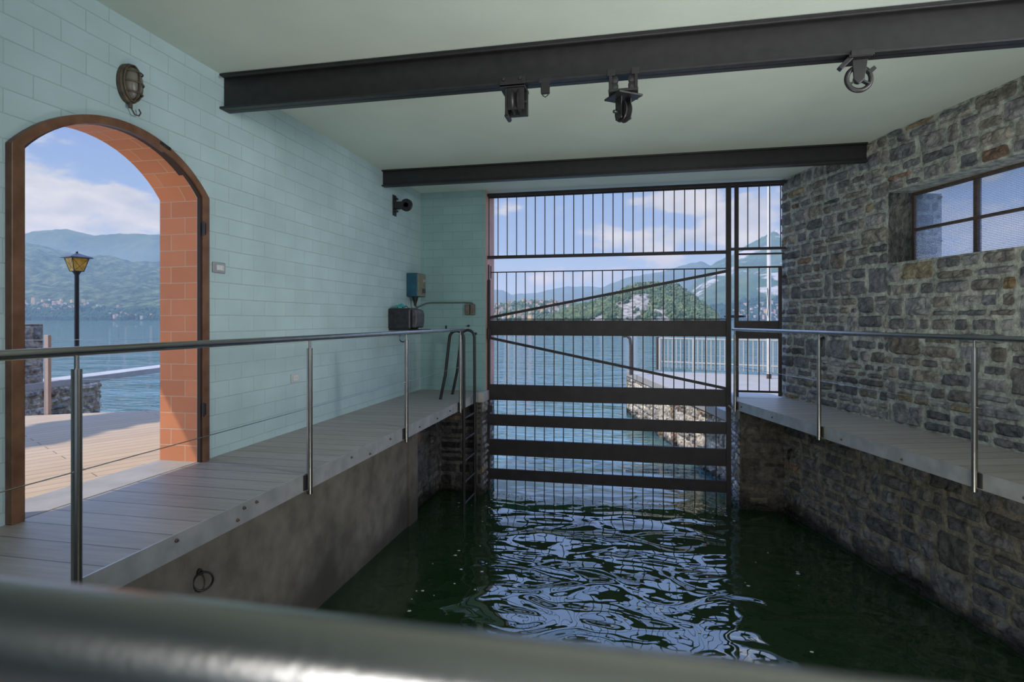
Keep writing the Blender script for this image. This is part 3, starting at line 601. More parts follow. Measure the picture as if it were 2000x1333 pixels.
# ---- wall pulley, left wall
t = thing('wall_pulley', (UL, 7.85, 2.79), 'black pulley bolted high on the teal wall near the far beam', 'pulley')
m = MB().bb(UL, UL+.014, 7.79, 7.91, 2.64, 2.94); m.bb(UL, UL+.05, 7.80, 7.90, 2.70, 2.72); m.bb(UL, UL+.05, 7.80, 7.90, 2.88, 2.90); m.build('wall_plate', m_iron, t, bevel=.004)
m = MB().bb(UL+.01, UL+.15, 7.81, 7.825, 2.74, 2.84); m.bb(UL+.01, UL+.15, 7.875, 7.89, 2.74, 2.84); m.build('arm', m_iron, t, bevel=.004)
c = Vector((UL+.19, 7.85, 2.79)); MB().lathe(c, (0, 1, 0), [(.035, -.02), (.088, -.02), (.09, -.014), (.07, 0), (.09, .014), (.088, .02), (.035, .02), (.035, -.02)], 32).build('wheel', m_iron, t, smooth=True)
MB().beam(c-Vector((.06, 0, 0)), c+Vector((.06, 0, 0)), .03, .018).build('hub', m_iron, t)

# ---- bulkhead lamp
t = thing('bulkhead_lamp', (UL, 3.334, 2.75), 'oval caged brass bulkhead lamp above the arched door', 'wall lamp')
def oval(cx, cz, ry, rz, u, n=28): return [(u, cx+ry*math.cos(2*math.pi*k/n), cz+rz*math.sin(2*math.pi*k/n)) for k in range(n)]
def ovloft(rings):
    m = MB(); n = len(rings[0])
    for q in rings: m.v += q
    for i in range(len(rings)-1):
        for k in range(n): m.f.append((i*n+k, i*n+(k+1) % n, (i+1)*n+(k+1) % n, (i+1)*n+k)); m.mi.append(0)
    m.f.append(tuple(range((len(rings)-1)*n, len(rings)*n))); m.mi.append(0); return m
yc, zc = 3.334, 2.75
ovloft([oval(yc, zc, .085, .135, UL), oval(yc, zc, .085, .135, UL+.035), oval(yc, zc, .075, .125, UL+.045)]).build('housing', m_bronze, t, smooth=True)
ovloft([oval(yc, zc, .060, .108, UL+.045), oval(yc, zc, .058, .104, UL+.065), oval(yc, zc, .045, .085, UL+.085), oval(yc, zc, .022, .045, UL+.094)]).build('glass', mat('grey frosted glass', (.17, .16, .13), .35), t, smooth=True)
m = MB().tube(oval(yc, zc, .074, .122, UL+.055), .006, 8, True)
for dz in (-.07, 0, .07):
    ry = .074*math.sqrt(max(.01, 1-(dz/.122)**2)); m.tube([(UL+.05+.055*math.sin(a), yc-ry*math.cos(a), zc+dz) for a in np.linspace(0, math.pi, 14)], .0055, 6)
m.tube([(UL+.05+.058*math.sin(a), yc, zc-.122*math.cos(a)) for a in np.linspace(0, math.pi, 16)], .0055, 6); m.build('cage', m_bronze, t, smooth=True)
MB().cyl((UL+.03, yc, zc-.13), (UL+.03, yc, zc-.165), .014, 12).tube([(UL+.03, yc, zc-.155), (UL+.035, yc+.03, zc-.20), (UL+.04, yc+.06, zc-.20), (UL+.04, yc+.075, zc-.175), (UL+.03, yc+.07, zc-.15)], .005, 8).build('cable_gland', m_rust, t, smooth=True)

# ---- switch plates
t = thing('light_switch', (UL, 4.225, 1.57), 'grey switch plate on the teal wall beside the door frame', 'switch')
MB().bb(UL, UL+.014, 4.150, 4.300, 1.525, 1.615).build('plate', mat('satin grey plate', (.36, .36, .36), .3, metal=.4), t, bevel=.006)
MB().bb(UL+.013, UL+.017, 4.19, 4.275, 1.548, 1.592).build('insert', m_whitepl, t, bevel=.001)
for k in range(2): MB().bb(UL+.016, UL+.0215, 4.193+k*.028, 4.217+k*.028, 1.551, 1.589).build('rocker', m_whitepl, t, bevel=.002)
m = MB()
for dz in (-.012, 0, .012): m.cyl((UL+.016, 4.261, 1.57+dz), (UL+.0185, 4.261, 1.57+dz), .0028, 8)
m.build('socket_holes', m_darkpl, t)
t = thing('power_socket', (UL, 5.34, .54), 'small socket plate low on the teal wall', 'socket')
MB().bb(UL, UL+.012, 5.265, 5.415, .495, .585).build('plate', mat('light grey plate', (.48, .49, .49), .35), t, bevel=.005)
m = MB().bb(UL+.011, UL+.016, 5.30, 5.38, .515, .565); m.build('insert', m_whitepl, t, bevel=.001)
for dy in (-.022, .012):
    m = MB()
    for dz in (-.01, .0, .01): m.cyl((UL+.0155, 5.345+dy, .54+dz), (UL+.0175, 5.345+dy, .54+dz), .0028, 8)
    m.build('socket_holes', m_darkpl, t)

# ---- control box, winch box, cloth, conduit, switches in the corner
t = thing('control_box', (-3.3, 8.48, 1.49), 'blue and cream electric control box high in the far left corner', 'control box')
MB().bb(UL+.003, -3.225, 8.31, 8.66, 1.49, 1.85).build('case', m_blue, t, bevel=.008)
MB().bb(-3.228, -3.213, 8.325, 8.645, 1.50, 1.84).build('front_panel', m_cream, t, bevel=.003)
MB().lathe((-3.214, 8.55, 1.74), (1, 0, 0), [(.028, 0), (.028, .01), (.018, .014), (.018, .035)], 18).build('knob', m_greypl, t, smooth=True)
MB().bb(-3.214, -3.20, 8.50, 8.60, 1.55, 1.62).build('push_button', m_darkpl, t, bevel=.003)
MB().lathe((-3.30, 8.42, 1.49), (0, 0, -1), [(.05, 0), (.04, .05), (.022, .10), (.018, .14)], 16).build('cable_gland', m_iron, t, smooth=True)
t = thing('winch_box', (UL, 7.81, 1.0), 'black scuffed rounded winch motor housing on the teal wall', 'winch')
MB().bb(UL, -3.06, 7.63, 7.98, 1.0, 1.30).build('case', m_black, t, bevel=.025)
m = MB(); prof = [(.135*math.sin(a), .12*(1-0)*math.cos(a)) for a in np.linspace(0, math.pi/2, 2)]
m.extrude([(-3.06, 7.66, 1.02), (-2.99, 7.66, 1.02), (-2.975, 7.66, 1.10), (-2.975, 7.66, 1.22), (-2.995, 7.66, 1.275), (-3.06, 7.66, 1.295)], (0, .31, 0)); m.build('cover', mat('scuffed grey enamel', (.07, .065, .07), .4, var=.5, vscale=14), t, bevel=.02)
MB().bb(UL, -2.90, 7.66, 8.02, .985, 1.0).build('shelf', m_iron, t)
m = MB().tube([(-3.25, 7.80, 1.30), (-3.22, 7.78, 1.335), (-3.18, 7.79, 1.33), (-3.17, 7.82, 1.30)], .005, 6); m.build('lifting_eye', m_iron, t)
n = 12; m = MB(); vs = []
for i in range(n+1):
    for j in range(6):
        a = i/n; b = j/5; vs.append((-3.30+b*.10, 7.66+a*.16, 1.302+.012+.03*math.sin(a*math.pi)*math.sin(b*math.pi)+.012*math.sin(a*9)*math.cos(b*5)))
m.add(vs, [(i*6+j, (i+1)*6+j, (i+1)*6+j+1, i*6+j+1) for i in range(n) for j in range(5)])
for i in range(len(m.f)): m.mi[i] = 1 if (i // 5) > 8 else 0
co = m.build('rag', [m_cloth, m_clothg], smooth=True); so = co.modifiers.new('s', 'SOLIDIFY'); so.thickness = .014; tag(co, 'small turquoise rag lying on the black winch box', 'cloth')
t = thing('conduit', (-2.9, S_IN, 1.41), 'dark pipe conduit with elbow across the far teal wall', 'pipe')
MB().tube([(-3.30, 8.42, 1.36), (-3.30, 8.50, 1.32), (-3.26, 8.80, 1.40), (-3.2, S_IN-.015, 1.41), (-2.60, S_IN-.015, 1.41), (-2.535, S_IN-.015, 1.405), (-2.51, S_IN-.015, 1.38), (-2.51, S_IN-.015, 1.35)], .012, 10).build('pipe', mat('greenish painted pipe', (.10, .13, .125), .5), t, smooth=True)
t = thing('switch_box', (-2.56, S_IN, 1.2), 'pair of rusty grey switch boxes at the end of the conduit', 'switch')
for x in (-2.60, -2.513):
    b = MB().bb(x-.038, x+.038, S_IN-.06, S_IN, 1.21, 1.385).build('case', mat('rusty grey box', (.17, .14, .12), .6, col2=(.09, .08, .07), vscale=16), t, bevel=.012)
    MB().cyl((x, S_IN-.06, 1.25), (x, S_IN-.07, 1.25), .009, 10).build('screw', m_rust, b)
for (px, py, lb) in ((866, 640, 'tiny black hook plate on the far wall left of the ladder'), (913, 637, 'small black knob on the far wall above the ladder hoops'), (928, 652, 'tiny dark wall peg right of the ladder hoops')):
    p = P(px, py, 9.2); x = p.x; z = EYE+(HZ-py)/F*9.25
    m = MB().bb(x-.012, x+.012, S_IN-.012, S_IN, z-.05, z+.03) if px < 900 else MB().lathe((x, S_IN, z), (0, -1, 0), [(.02, 0), (.016, .02), (.012, .05)], 12)
    if px < 900: m.cyl((x, S_IN, z-.03), (x, S_IN-.04, z-.03), .006, 8)
    tag(m.build('wall_hook', m_iron), lb, 'hook')
# mooring rings
def moor(c, nrm, R, label):
    c = Vector(c); nrm = Vector(nrm).normalized(); t = thing('mooring_ring', c, label, 'mooring ring')
    MB().lathe(c, nrm, [(.024, 0), (.022, .012), (.010, .016), (.010, .035)], 14).build('eye_bolt', m_iron, t, smooth=True)
    side = nrm.cross(Vector((0, 0, 1))); ax = (nrm*.75+side*.65).normalized()
    MB().ring(c+nrm*.035+Vector((0, 0, -R)), ax, R, .0075 if R > .05 else .006, 30, 8).build('ring', m_iron, t, smooth=True)
moor((-2.93, 3.45, -.60), (1, 0, 0), .062, 'black iron mooring ring on the stained left plaster basin wall')
moor((UL, 8.1, .93), (1, 0, 0), .062, 'black mooring ring on the teal wall under the winch box')
moor((-3.02, 8.3, -.62), (1, 0, 0), .06, 'dark mooring ring on the left stone basin wall by the ladder')
moor(RW(1.055, .045, .90), WN, .06, 'black mooring ring on the stone wall above the right walkway')
moor(RW(.56, .19, -.66), WN, .065, 'rusty mooring ring on the basin wall below the right walkway')

# ================================================================ LADDER
t = thing('pool_ladder', (-2.5, 8.08, 0), 'black tubular ladder hooped over the left walkway edge into the water', 'ladder')
for y in (7.80, 8.36):
    top = [(-2.44+.105*math.cos(a), y, .87+.11*math.sin(a)) for a in np.linspace(math.pi, 0, 12)]
    MB().tube([(-2.70, y+.06, .0), (-2.62, y+.04, .35)]+top+[(-2.333, y, .4), (-2.333, y, -2.3)], .021, 14).build('side_rail', m_iron, t, smooth=True)
for z in (-.256, -.556, -.857, -1.157, -1.457): MB().cyl((-2.333, 7.80, z), (-2.333, 8.36, z), .014, 12).build('rung', m_iron, t, smooth=True)

# ================================================================ WATER GATE
GX0, GX1 = -2.27, 1.345
t = thing('water_gate', (-.46, S_G, WATER), 'large dark steel water gate of wide beams and thin vertical bars', 'gate')
MB().bb(-2.305, -2.265, S_G-.03, S_G+.03, -2.2, 1.78).build('frame_post', m_gate, t, bevel=.003)
MB().bb(1.335, 1.405, S_G-.035, S_G+.035, -2.2, 3.16).build('frame_post', m_gate, t, bevel=.003)
def plank(z0, z1, fl=True):
    m = MB().bb(GX0, GX1, S_G-.010, S_G+.010, z0, z1)
    w = .05 if fl else .03; tt = .014
    m.bb(GX0, GX1, S_G-.012, S_G+w, z1-tt, z1); m.bb(GX0, GX1, S_G-.012, S_G+w, z0, z0+tt); m.build('crossbeam', m_gate, t, bevel=.002)
for z0, z1, f in ((.885, 1.125, True), (-.155, .095, True), (-.565, -.385, False), (-1.04, -.785, True), (-1.43, -1.26, False)): plank(z0, z1, f)
MB().cyl((GX0, S_G+.02, 1.90), (GX1, S_G+.02, 1.90), .009, 10).build('top_rod', m_gate, t)
MB().cyl((GX0, S_G+.02, 1.145), (GX1, S_G+.02, 1.145), .007, 10).build('top_rod', m_gate, t)
MB().beam((GX0, S_G-.025, 1.17), (GX1, S_G-.025, 1.855), .012, .042).build('diagonal_brace', m_gate, t)
MB().beam((GX0, S_G-.025, .845), (GX1, S_G-.025, .115), .012, .042).build('diagonal_brace', m_gate, t)
NB = 23
for k in range(NB):
    x = -2.15+k*(3.35/(NB-1)); j = random.uniform(-.004, .004)
    MB().tube([(x+j, S_G+.022, 1.90), (x-j, S_G+.022, .6), (x, S_G+.022, -2.0)], .0075, 8).build('bar', m_gate, t)
m = MB().bb(-2.32, -2.24, S_G-.055, S_G-.03, .83, .99); m.cyl((-2.285, S_G-.05, .82), (-2.285, S_G-.05, 1.0), .02, 12); m.build('hinge', m_gate, t, bevel=.004)
m = MB().cyl((-2.285, S_G-.02, 1.76), (-2.285, S_G-.02, 2.02), .011, 10); m.cyl((-2.255, S_G, 1.80), (-2.255, S_G, 2.0), .008, 8); m.build('hinge_pin', m_gate, t)
m = MB().bb(-2.30, -2.22, S_G-.06, S_G-.03, -.35, -.24); m.build('hinge', m_gate, t, bevel=.004)
# fixed grille above
t = thing('fixed_grille', (-.46, S_G, 2.14), 'fixed dark grille of thin vertical bars above the water gate', 'grille')
MB().bb(-2.31, GX1, S_G-.02, S_G+.02, 2.115, 2.165).build('bottom_rail', m_gate, t, bevel=.002)
m = MB().bb(-2.31, 2.18, S_G-.03, S_G-.0, 3.12, 3.165); m.bb(-2.31, 2.18, S_G+.04, S_G+.06, 3.10, 3.13); m.build('top_rail', m_gate, t, bevel=.002)
for k in range(25):
    x = -2.285+k*.1515+random.uniform(-.004, .004)
    if x > 1.33: break
    MB().cyl((x, S_G, 2.15), (x, S_G, 3.13), .0075, 8).build('bar', m_gate, t)
# side gate, side grille
t = thing('side_gate', (1.85, S_G, 0), 'narrow dark steel gate between the water gate and the stone wall', 'gate')
m = MB().bb(1.455, 1.51, S_G-.03, S_G+.03, -.13, 3.16); m.build('frame_post', m_gate, t, bevel=.003)
MB().bb(2.06, 2.105, S_G-.02, S_G+.02, .02, 1.92).build('frame_post', m_gate, t, bevel=.003)
MB().bb(1.51, 2.06, S_G-.01, S_G+.02, .86, 1.12).build('panel', m_gate, t, bevel=.003)
MB().bb(1.51, 2.09, S_G-.012, S_G+.012, 1.895, 1.92).build('top_rail', m_gate, t)
MB().bb(1.51, 2.06, S_G-.012, S_G+.012, .065, .095).build('bottom_rail', m_gate, t)
for x in (1.64, 1.795, 1.94): MB().cyl((x, S_G, .08), (x, S_G, 1.9), .0075, 8).build('bar', m_gate, t)
MB().bb(2.10, 2.17, S_G-.015, S_G+.015, 1.74, 1.78).build('hinge', m_gate, t)
t = thing('side_grille', (1.85, S_G, 2.12), 'short fixed grille above the narrow side gate', 'grille')
m = MB().bb(1.41, 2.16, S_G-.02, S_G+.02, 2.16, 2.20); m.build('bottom_rail', m_gate, t, bevel=.002)
MB().bb(1.51, 2.14, S_G-.012, S_G+.012, 2.09, 2.115).build('lower_rail', m_gate, t)
for x in (1.64, 1.795, 1.94, 2.09): MB().cyl((x, S_G, 2.18), (x, S_G, 3.13), .0075, 8).build('bar', m_gate, t)
# hand wheel seen over the side gate
t = thing('hand_wheel', (1.50, 9.35, 1.12), 'thin black horizontal hand wheel behind the gate post', 'wheel')
m = MB().ring((1.50, 9.30, 1.185), (0, .06, 1), .15, .010, 36, 8); m.build('rim', m_iron, t, smooth=True)
m = MB()
for k in range(3):
    a = k*2*math.pi/3+.4; m.cyl((1.50, 9.30, 1.17), (1.50+.15*math.cos(a), 9.30+.15*math.sin(a), 1.185), .007, 8)
m.build('spokes', m_iron, t); MB().cyl((1.50, 9.30, -.1), (1.50, 9.30, 1.18), .012, 10).build('spindle', m_iron, t)
# rope strap tied at the gate foot
tag(MB().tube([(1.36, S_G-.08, -.12), (1.42, S_G-.10, -.18), (1.48, S_G-.12, -.17), (1.52, S_G-.14, -.13)], .012, 8).build('rope_strap', mat('grey rope', (.35, .34, .33), .9)), 'short grey strap tied at the foot of the gate post', 'rope')

# ================================================================ WINDOW
wr = -.30
def WP(a, z, o=wr): return RW(a, o, z)
w = MB(); fw = .035
AX = (WD, WN, Vector((0, 0, 1)))
def wbox(a0, a1, z0, z1, d=.04, o=wr): return (RW((a0+a1)/2, o, (z0+z1)/2), (abs(a1-a0), d, z1-z0), AX)
def glassmat():
    m = bpy.data.materials.new('ribbed wired glass'); m.use_nodes = True; N = m.node_tree.nodes; L = m.node_tree.links; N.clear()
    g = N.new('ShaderNodeNewGeometry'); mp = N.new('ShaderNodeMapping'); mp.vector_type = 'TEXTURE'; L.new(g.outputs['Position'], mp.inputs[0]); mp.inputs['Rotation'].default_value = (0, 0, math.atan2(WD.y, WD.x))
    sp = N.new('ShaderNodeSeparateXYZ'); L.new(mp.outputs[0], sp.inputs[0]); hs = []
    for i in (0, 2):
        mm = N.new('ShaderNodeMath'); mm.operation = 'MULTIPLY'; L.new(sp.outputs[i], mm.inputs[0]); mm.inputs[1].default_value = 2*math.pi/.016
        s = N.new('ShaderNodeMath'); s.operation = 'SINE'; L.new(mm.outputs[0], s.inputs[0]); hs.append(s.outputs[0])
    mxn = N.new('ShaderNodeMath'); mxn.operation = 'MAXIMUM'; L.new(hs[0], mxn.inputs[0]); L.new(hs[1], mxn.inputs[1])
    bp = N.new('ShaderNodeBump'); bp.inputs['Distance'].default_value = .004; L.new(mxn.outputs[0], bp.inputs['Height'])
    mr = N.new('ShaderNodeMapRange'); L.new(mxn.outputs[0], mr.inputs[0]); mr.inputs[1].default_value = .75; mr.inputs[2].default_value = 1; mr.inputs[3].default_value = 1; mr.inputs[4].default_value = .45
    cb = N.new('ShaderNodeVectorMath'); cb.operation = 'SCALE'; cb.inputs[0].default_value = (.95, .97, 1.0); L.new(mr.outputs[0], cb.inputs['Scale'])
    tl = N.new('ShaderNodeBsdfTranslucent'); L.new(cb.outputs[0], tl.inputs[0]); L.new(bp.outputs[0], tl.inputs['Normal'])
    tr = N.new('ShaderNodeBsdfTransparent'); L.new(cb.outputs[0], tr.inputs[0])
    gl = N.new('ShaderNodeBsdfGlossy'); gl.inputs['Roughness'].default_value = .15; L.new(bp.outputs[0], gl.inputs['Normal'])
    m1 = N.new('ShaderNodeMixShader'); m1.inputs[0].default_value = .8; L.new(tl.outputs[0], m1.inputs[1]); L.new(tr.outputs[0], m1.inputs[2])
    m2 = N.new('ShaderNodeMixShader'); m2.inputs[0].default_value = .06; L.new(m1.outputs[0], m2.inputs[1]); L.new(gl.outputs[0], m2.inputs[2])
    o = N.new('ShaderNodeOutputMaterial'); L.new(m2.outputs[0], o.inputs[0]); return m
m_glass = glassmat()
for WA, WB, wname, wlab in ((WA, WB, 'window_1', 'long iron framed window with ribbed glass in the stone wall'), (W2A, W2B, 'window_added', 'unseen second window added nearer the viewer for the fill lamp')):  # second window is added out of view to hold the fill lamp
    win = MB()
    win.box(*wbox(WA, WB, WZ0, WZ0+fw)); win.box(*wbox(WA, WB, WZ1-fw, WZ1)); win.box(*wbox(WA, WA+fw, WZ0, WZ1)); win.box(*wbox(WB-fw, WB, WZ0, WZ1))
    wo = struct(win.build(wname, m_rust, bevel=.002), wlab)
    cols = [WA, WA+(WB-WA)*.327, WA+(WB-WA)*.655, WB]; zm = (WZ0+WZ1)/2-.02
    for c in cols[1:3]: MB().box(*wbox(c-.022, c+.022, WZ0+fw, WZ1-fw, .05)).build('mullion', m_rust, wo, bevel=.002)
    for a, b in zip(cols, cols[1:]): MB().box(*wbox(a+.03, b-.03, zm-.014, zm+.014, .035)).build('glazing_bar', m_rust, wo)
    for a, b in zip(cols, cols[1:]):
        for z0, z1 in ((WZ0+fw, zm-.01), (zm+.01, WZ1-fw)): MB().box(*wbox(a+.02, b-.02, z0, z1, .006, wr-.004)).build('pane', m_glass, wo)


# ================================================================ WATER
def watermat():
    m = bpy.data.materials.new('lake water'); m.use_nodes = True; N = m.node_tree.nodes; L = m.node_tree.links; N.clear()
    g = N.new('ShaderNodeNewGeometry'); sp = N.new('ShaderNodeSeparateXYZ'); L.new(g.outputs['Position'], sp.inputs[0])
    # swell: calm large swirls in the basin, wind ripples outside
    def noise(scale, det, sx=1, sy=1, dist=0, rot=0):
        mp = N.new('ShaderNodeMapping'); L.new(g.outputs['Position'], mp.inputs[0]); mp.inputs['Scale'].default_value = (sx, sy, 1); mp.inputs['Rotation'].default_value = (0, 0, rot)
        n = N.new('ShaderNodeTexNoise'); n.inputs['Scale'].default_value = scale; n.inputs['Detail'].default_value = det; n.inputs['Distortion'].default_value = dist; L.new(mp.outputs[0], n.inputs['Vector']); return n.outputs['Fac']
    def bump(h, dist, prev=None):
        b = N.new('ShaderNodeBump'); b.inputs['Distance'].default_value = dist; b.inputs['Strength'].default_value = 1; L.new(h, b.inputs['Height'])
        if prev is not None: L.new(prev, b.inputs['Normal'])
        return b.outputs[0]
    nin = bump(noise(1.7, .3, .8, 1.35, 1.3), .034); nin = bump(noise(6, .3, .8, 1.3, 1.0), .0014, nin)
    nout = bump(noise(1.7, 2, .5, 1.4, .5, -.2), .10); nout = bump(noise(.25, 3, .6, 1.3, .3, -.2), .35, nout)
    mk = N.new('ShaderNodeMapRange'); mk.interpolation_type = 'SMOOTHSTEP'; L.new(sp.outputs[1], mk.inputs[0]); mk.inputs[1].default_value = 8.8; mk.inputs[2].default_value = 11.0
    absx = N.new('ShaderNodeMath'); absx.operation = 'ABSOLUTE'; L.new(sp.outputs[0], absx.inputs[0])
    mk2 = N.new('ShaderNodeMapRange'); L.new(absx.outputs[0], mk2.inputs[0]); mk2.inputs[1].default_value = 5; mk2.inputs[2].default_value = 5.5
    mm = N.new('ShaderNodeMath'); mm.operation = 'MAXIMUM'; L.new(mk.outputs[0], mm.inputs[0]); L.new(mk2.outputs[0], mm.inputs[1])
    mv = N.new('ShaderNodeMix'); mv.data_type = 'VECTOR'; L.new(mm.outputs[0], mv.inputs[0]); L.new(nin, mv.inputs[4]); L.new(nout, mv.inputs[5])
    nv = N.new('ShaderNodeVectorMath'); nv.operation = 'NORMALIZE'; L.new(mv.outputs[1], nv.inputs[0]); nrm = nv.outputs[0]
    cd = N.new('ShaderNodeMix'); cd.data_type = 'RGBA'; L.new(mm.outputs[0], cd.inputs[0]); cd.inputs[6].default_value = (.018, .055, .018, 1); cd.inputs[7].default_value = (.085, .205, .215, 1)
    df = N.new('ShaderNodeBsdfDiffuse'); L.new(cd.outputs[2], df.inputs[0])
    tr = N.new('ShaderNodeBsdfTransparent'); tr.inputs[0].default_value = (.75, .92, .70, 1)
    m0 = N.new('ShaderNodeMixShader'); m0.inputs[0].default_value = .38; L.new(df.outputs[0], m0.inputs[1]); L.new(tr.outputs[0], m0.inputs[2])
    gl = N.new('ShaderNodeBsdfGlossy'); gl.inputs['Roughness'].default_value = .015; L.new(nrm, gl.inputs['Normal'])
    fr = N.new('ShaderNodeFresnel'); fr.inputs['IOR'].default_value = 2.3; L.new(nrm, fr.inputs['Normal'])
    fc = N.new('ShaderNodeMath'); fc.operation = 'MINIMUM'; L.new(fr.outputs[0], fc.inputs[0]); fc.inputs[1].default_value = .75
    m1 = N.new('ShaderNodeMixShader'); L.new(fc.outputs[0], m1.inputs[0]); L.new(m0.outputs[0], m1.inputs[1]); L.new(gl.outputs[0], m1.inputs[2])
    o = N.new('ShaderNodeOutputMaterial'); L.new(m1.outputs[0], o.inputs[0]); return m
m_water = watermat()
mb = MB(); R = 16000; mb.add([(-R, -300, WATER), (R, -300, WATER), (R, R, WATER), (-R, R, WATER)], [(0, 1, 2, 3)])
ow = mb.build('lake_water', m_water); ow.location = (0, 0, 0); 
for v, c in zip(ow.data.vertices, mb.v): v.co = c
struct(ow, 'green and blue lake water running into the boathouse')
rf_ = random.Random(12); m = MB()
for i in range(260):
    x = rf_.uniform(-2.2, 1.3) if i < 170 else rf_.uniform(-2.6, 1.8); y = S_G-.15-abs(rf_.gauss(0, .35)) if i < 170 else rf_.uniform(3, 8.5); q = rf_.uniform(.005, .018); a = rf_.uniform(0, 6)
    m.add([(x+q*math.cos(a+k*1.05)*(1.4 if k % 2 else 1), y+q*math.sin(a+k*1.05), WATER+.004) for k in range(6)]+[(x, y, WATER+.008)], [(k, (k+1) % 6, 6) for k in range(6)])
tag(m.build('foam_specks', mat('white foam', (.6, .6, .55), .5)), 'tiny white foam specks floating on the basin water', 'foam', kind='stuff')
# basin and lake bed, with the sunlit shallow beside the quay
m_bed = mat('green algae lake bed', (.13, .17, .05), .95, spec=.1, col2=(.02, .06, .015), vscale=.45)
m_bedout = mat('deep blue green bed', (.05, .20, .19), .95, spec=.1)
m_shoal = mat('yellow green shallow stones', (.42, .36, .10), .9, spec=.1, col2=(.16, .22, .05), vscale=3.0, bump=.05, bscale=2)
nx, ny = 30, 40; m = MB(); vs = []
for i in range(nx):
    for j in range(ny):
        x = -3.1+i*(7.9/(nx-1)); y = -.1+j*(10.2/(ny-1)); x = min(x, 5.0)
        vs.append((x, y, -2.45+.35*float(fbm(x*.7+3, y*.7, 3, 4))))
m.add(vs, [(i*ny+j, (i+1)*ny+j, (i+1)*ny+j+1, i*ny+j+1) for i in range(nx-1) for j in range(ny-1)]); struct(m.build('basin_bed', m_bed, smooth=True), 'green algae bottom of the basin')
m = MB(); vs = []; nx, ny = 26, 26
for i in range(nx):
    for j in range(ny):
        x = -9+i*(10.4/(nx-1)); y = 9.6+j*(9.5/(ny-1)); vs.append((x, y, -2.25-.12*(y-9.6)+.35*float(fbm(x*.5+3, y*.5, 3, 4))))
m.add(vs, [(i*ny+j, (i+1)*ny+j, (i+1)*ny+j+1, i*ny+j+1) for i in range(nx-1) for j in range(ny-1)]); struct(m.build('sand_bed', mat('sandy green bed', (.34, .40, .17), .95, spec=.1, col2=(.10, .24, .13), vscale=.6), smooth=True), 'sandy green lake bottom outside the gate')
m = MB(); R = 16000; m.add([(-R, -300, -6), (R, -300, -6), (R, R, -6), (-R, R, -6)], [(0, 1, 2, 3)]); struct(m.build('lake_bed', m_bedout), 'deep lake bottom')

# ================================================================ OUTSIDE LEFT: deck, low wall, lamp
dk = [(-3.745, .2)] + [(PZ(50, 811, 0).x-3.5, PZ(50, 811, 0).y-2.05), (PZ(50, 811, 0).x, PZ(50, 811, 0).y), (PZ(310, 800, 0).x, PZ(310, 800, 0).y), (-3.745, 7.55)]
dk.insert(1, (-12, .2)); dk.insert(2, (-12, 3.4))
struct(MB().prism(dk, -.25, -.01).build('terrace_deck', m_deckO), 'sunny wooden terrace decking outside the arched door')
def CW(X, Y, z=0): return C2W(X, Y, z)
c0, c1, c2 = CW(-6.75, 5.6), CW(-6.62, 9.35), CW(-8.2, 11.6)
c1.z = 0; dC = (c1-c0).normalized(); c2 = c0+dC*6.0; nC = Vector((-dC.y, dC.x, 0))   # points left (away)
m = MB(); pa = [c0, c2, c2+nC*.42, c0+nC*.42]
m.prism([(p.x, p.y) for p in pa], .15, .245); tag(m.build('coping_slab', mat('pale stone coping', (.38, .36, .34), .75, var=.1, bump=.003), bevel=.008), 'long pale stone coping slab beyond the terrace edge', 'coping')
st = Stones(31); st.face(c0+Vector((0, 0, -.75)), dC, -nC, (c1-c0).length-.05, .90, pal=STONES_OUT, depth=.06, size=1.15)
e = c1-dC*.05
st.face(e+Vector((0, 0, -1.9)), nC, dC, .4, 2.05, pal=STONES_OUT, depth=.05); st.face(c0+Vector((0, 0, -1.9)), dC, -nC, (c1-c0).length-.05, 1.15, pal=STONES_OUT, depth=.05)
tag(st.build('low_stone_wall', mortar_tint=(.38, .33, .25), kind=None), 'low rubble stone wall under the pale coping outside', 'wall')
pr = 0
for k in np.linspace(0, 4, 800):
    w = c0+dC*k+nC*.04; X = w.x*CY+w.y*SY; Y = -w.x*SY+w.y*CY
    if X/Y > (84-1000)/F: pr = k; break
q = c0+dC*(pr-.55)+nC*.04; CZ = Vector((0, 0, .245))
st = Stones(33)
st.face(q+CZ, dC, -nC, .55, .82, pal=STONES_OUT, depth=.035, size=.95); st.face(q+dC*.55+CZ, nC, dC, .34, .82, pal=STONES_OUT, depth=.035, size=.95); st.face(q+nC*.34+CZ, dC, nC, .55, .82, pal=STONES_OUT, depth=.035)
st.face(q+nC*.34+CZ, -nC, -dC, .34, .82, pal=STONES_OUT, depth=.035)
mb = MB(); mb.prism([((q+dC*a+nC*b).x, (q+dC*a+nC*b).y) for a, b in ((0, 0), (.55, 0), (.55, .34), (0, .34))], 1.045, 1.075)
tag(st.build('stone_pillar', mortar_tint=(.36, .32, .27), mb=mb, kind=None), 'short stone pillar standing on the pale coping', 'pillar')
# wire fence posts
t = thing('wire_fence', PZ(93, 808, 0), 'tan steel post fence with two wires on the terrace edge', 'fence')
b0 = PZ(93, 808, 0); b1 = CW(-4.2, 9.6); b1.z = 0; b1 = CW(-4.62, 8.25); 
for b in (b0,): MB().bb(b.x-.032, b.x+.032, b.y-.02, b.y+.02, -.02, .95).build('post', m_post, t, bevel=.003)
b1 = Vector((-5.0, 6.75, 0)); MB().bb(b1.x-.032, b1.x+.032, b1.y-.02, b1.y+.02, -.02, .95).build('post', m_post, t, bevel=.003)
for z in (.89, .40): MB().tube([b0+Vector((0, 0, z)), b1+Vector((0, 0, z))], .003, 6).build('wire', m_steel, t)
MB().tube([b0+Vector((0, 0, .89)), b0+Vector((-4.0, -2.3, .89))], .003, 6).build('wire', m_steel, t)
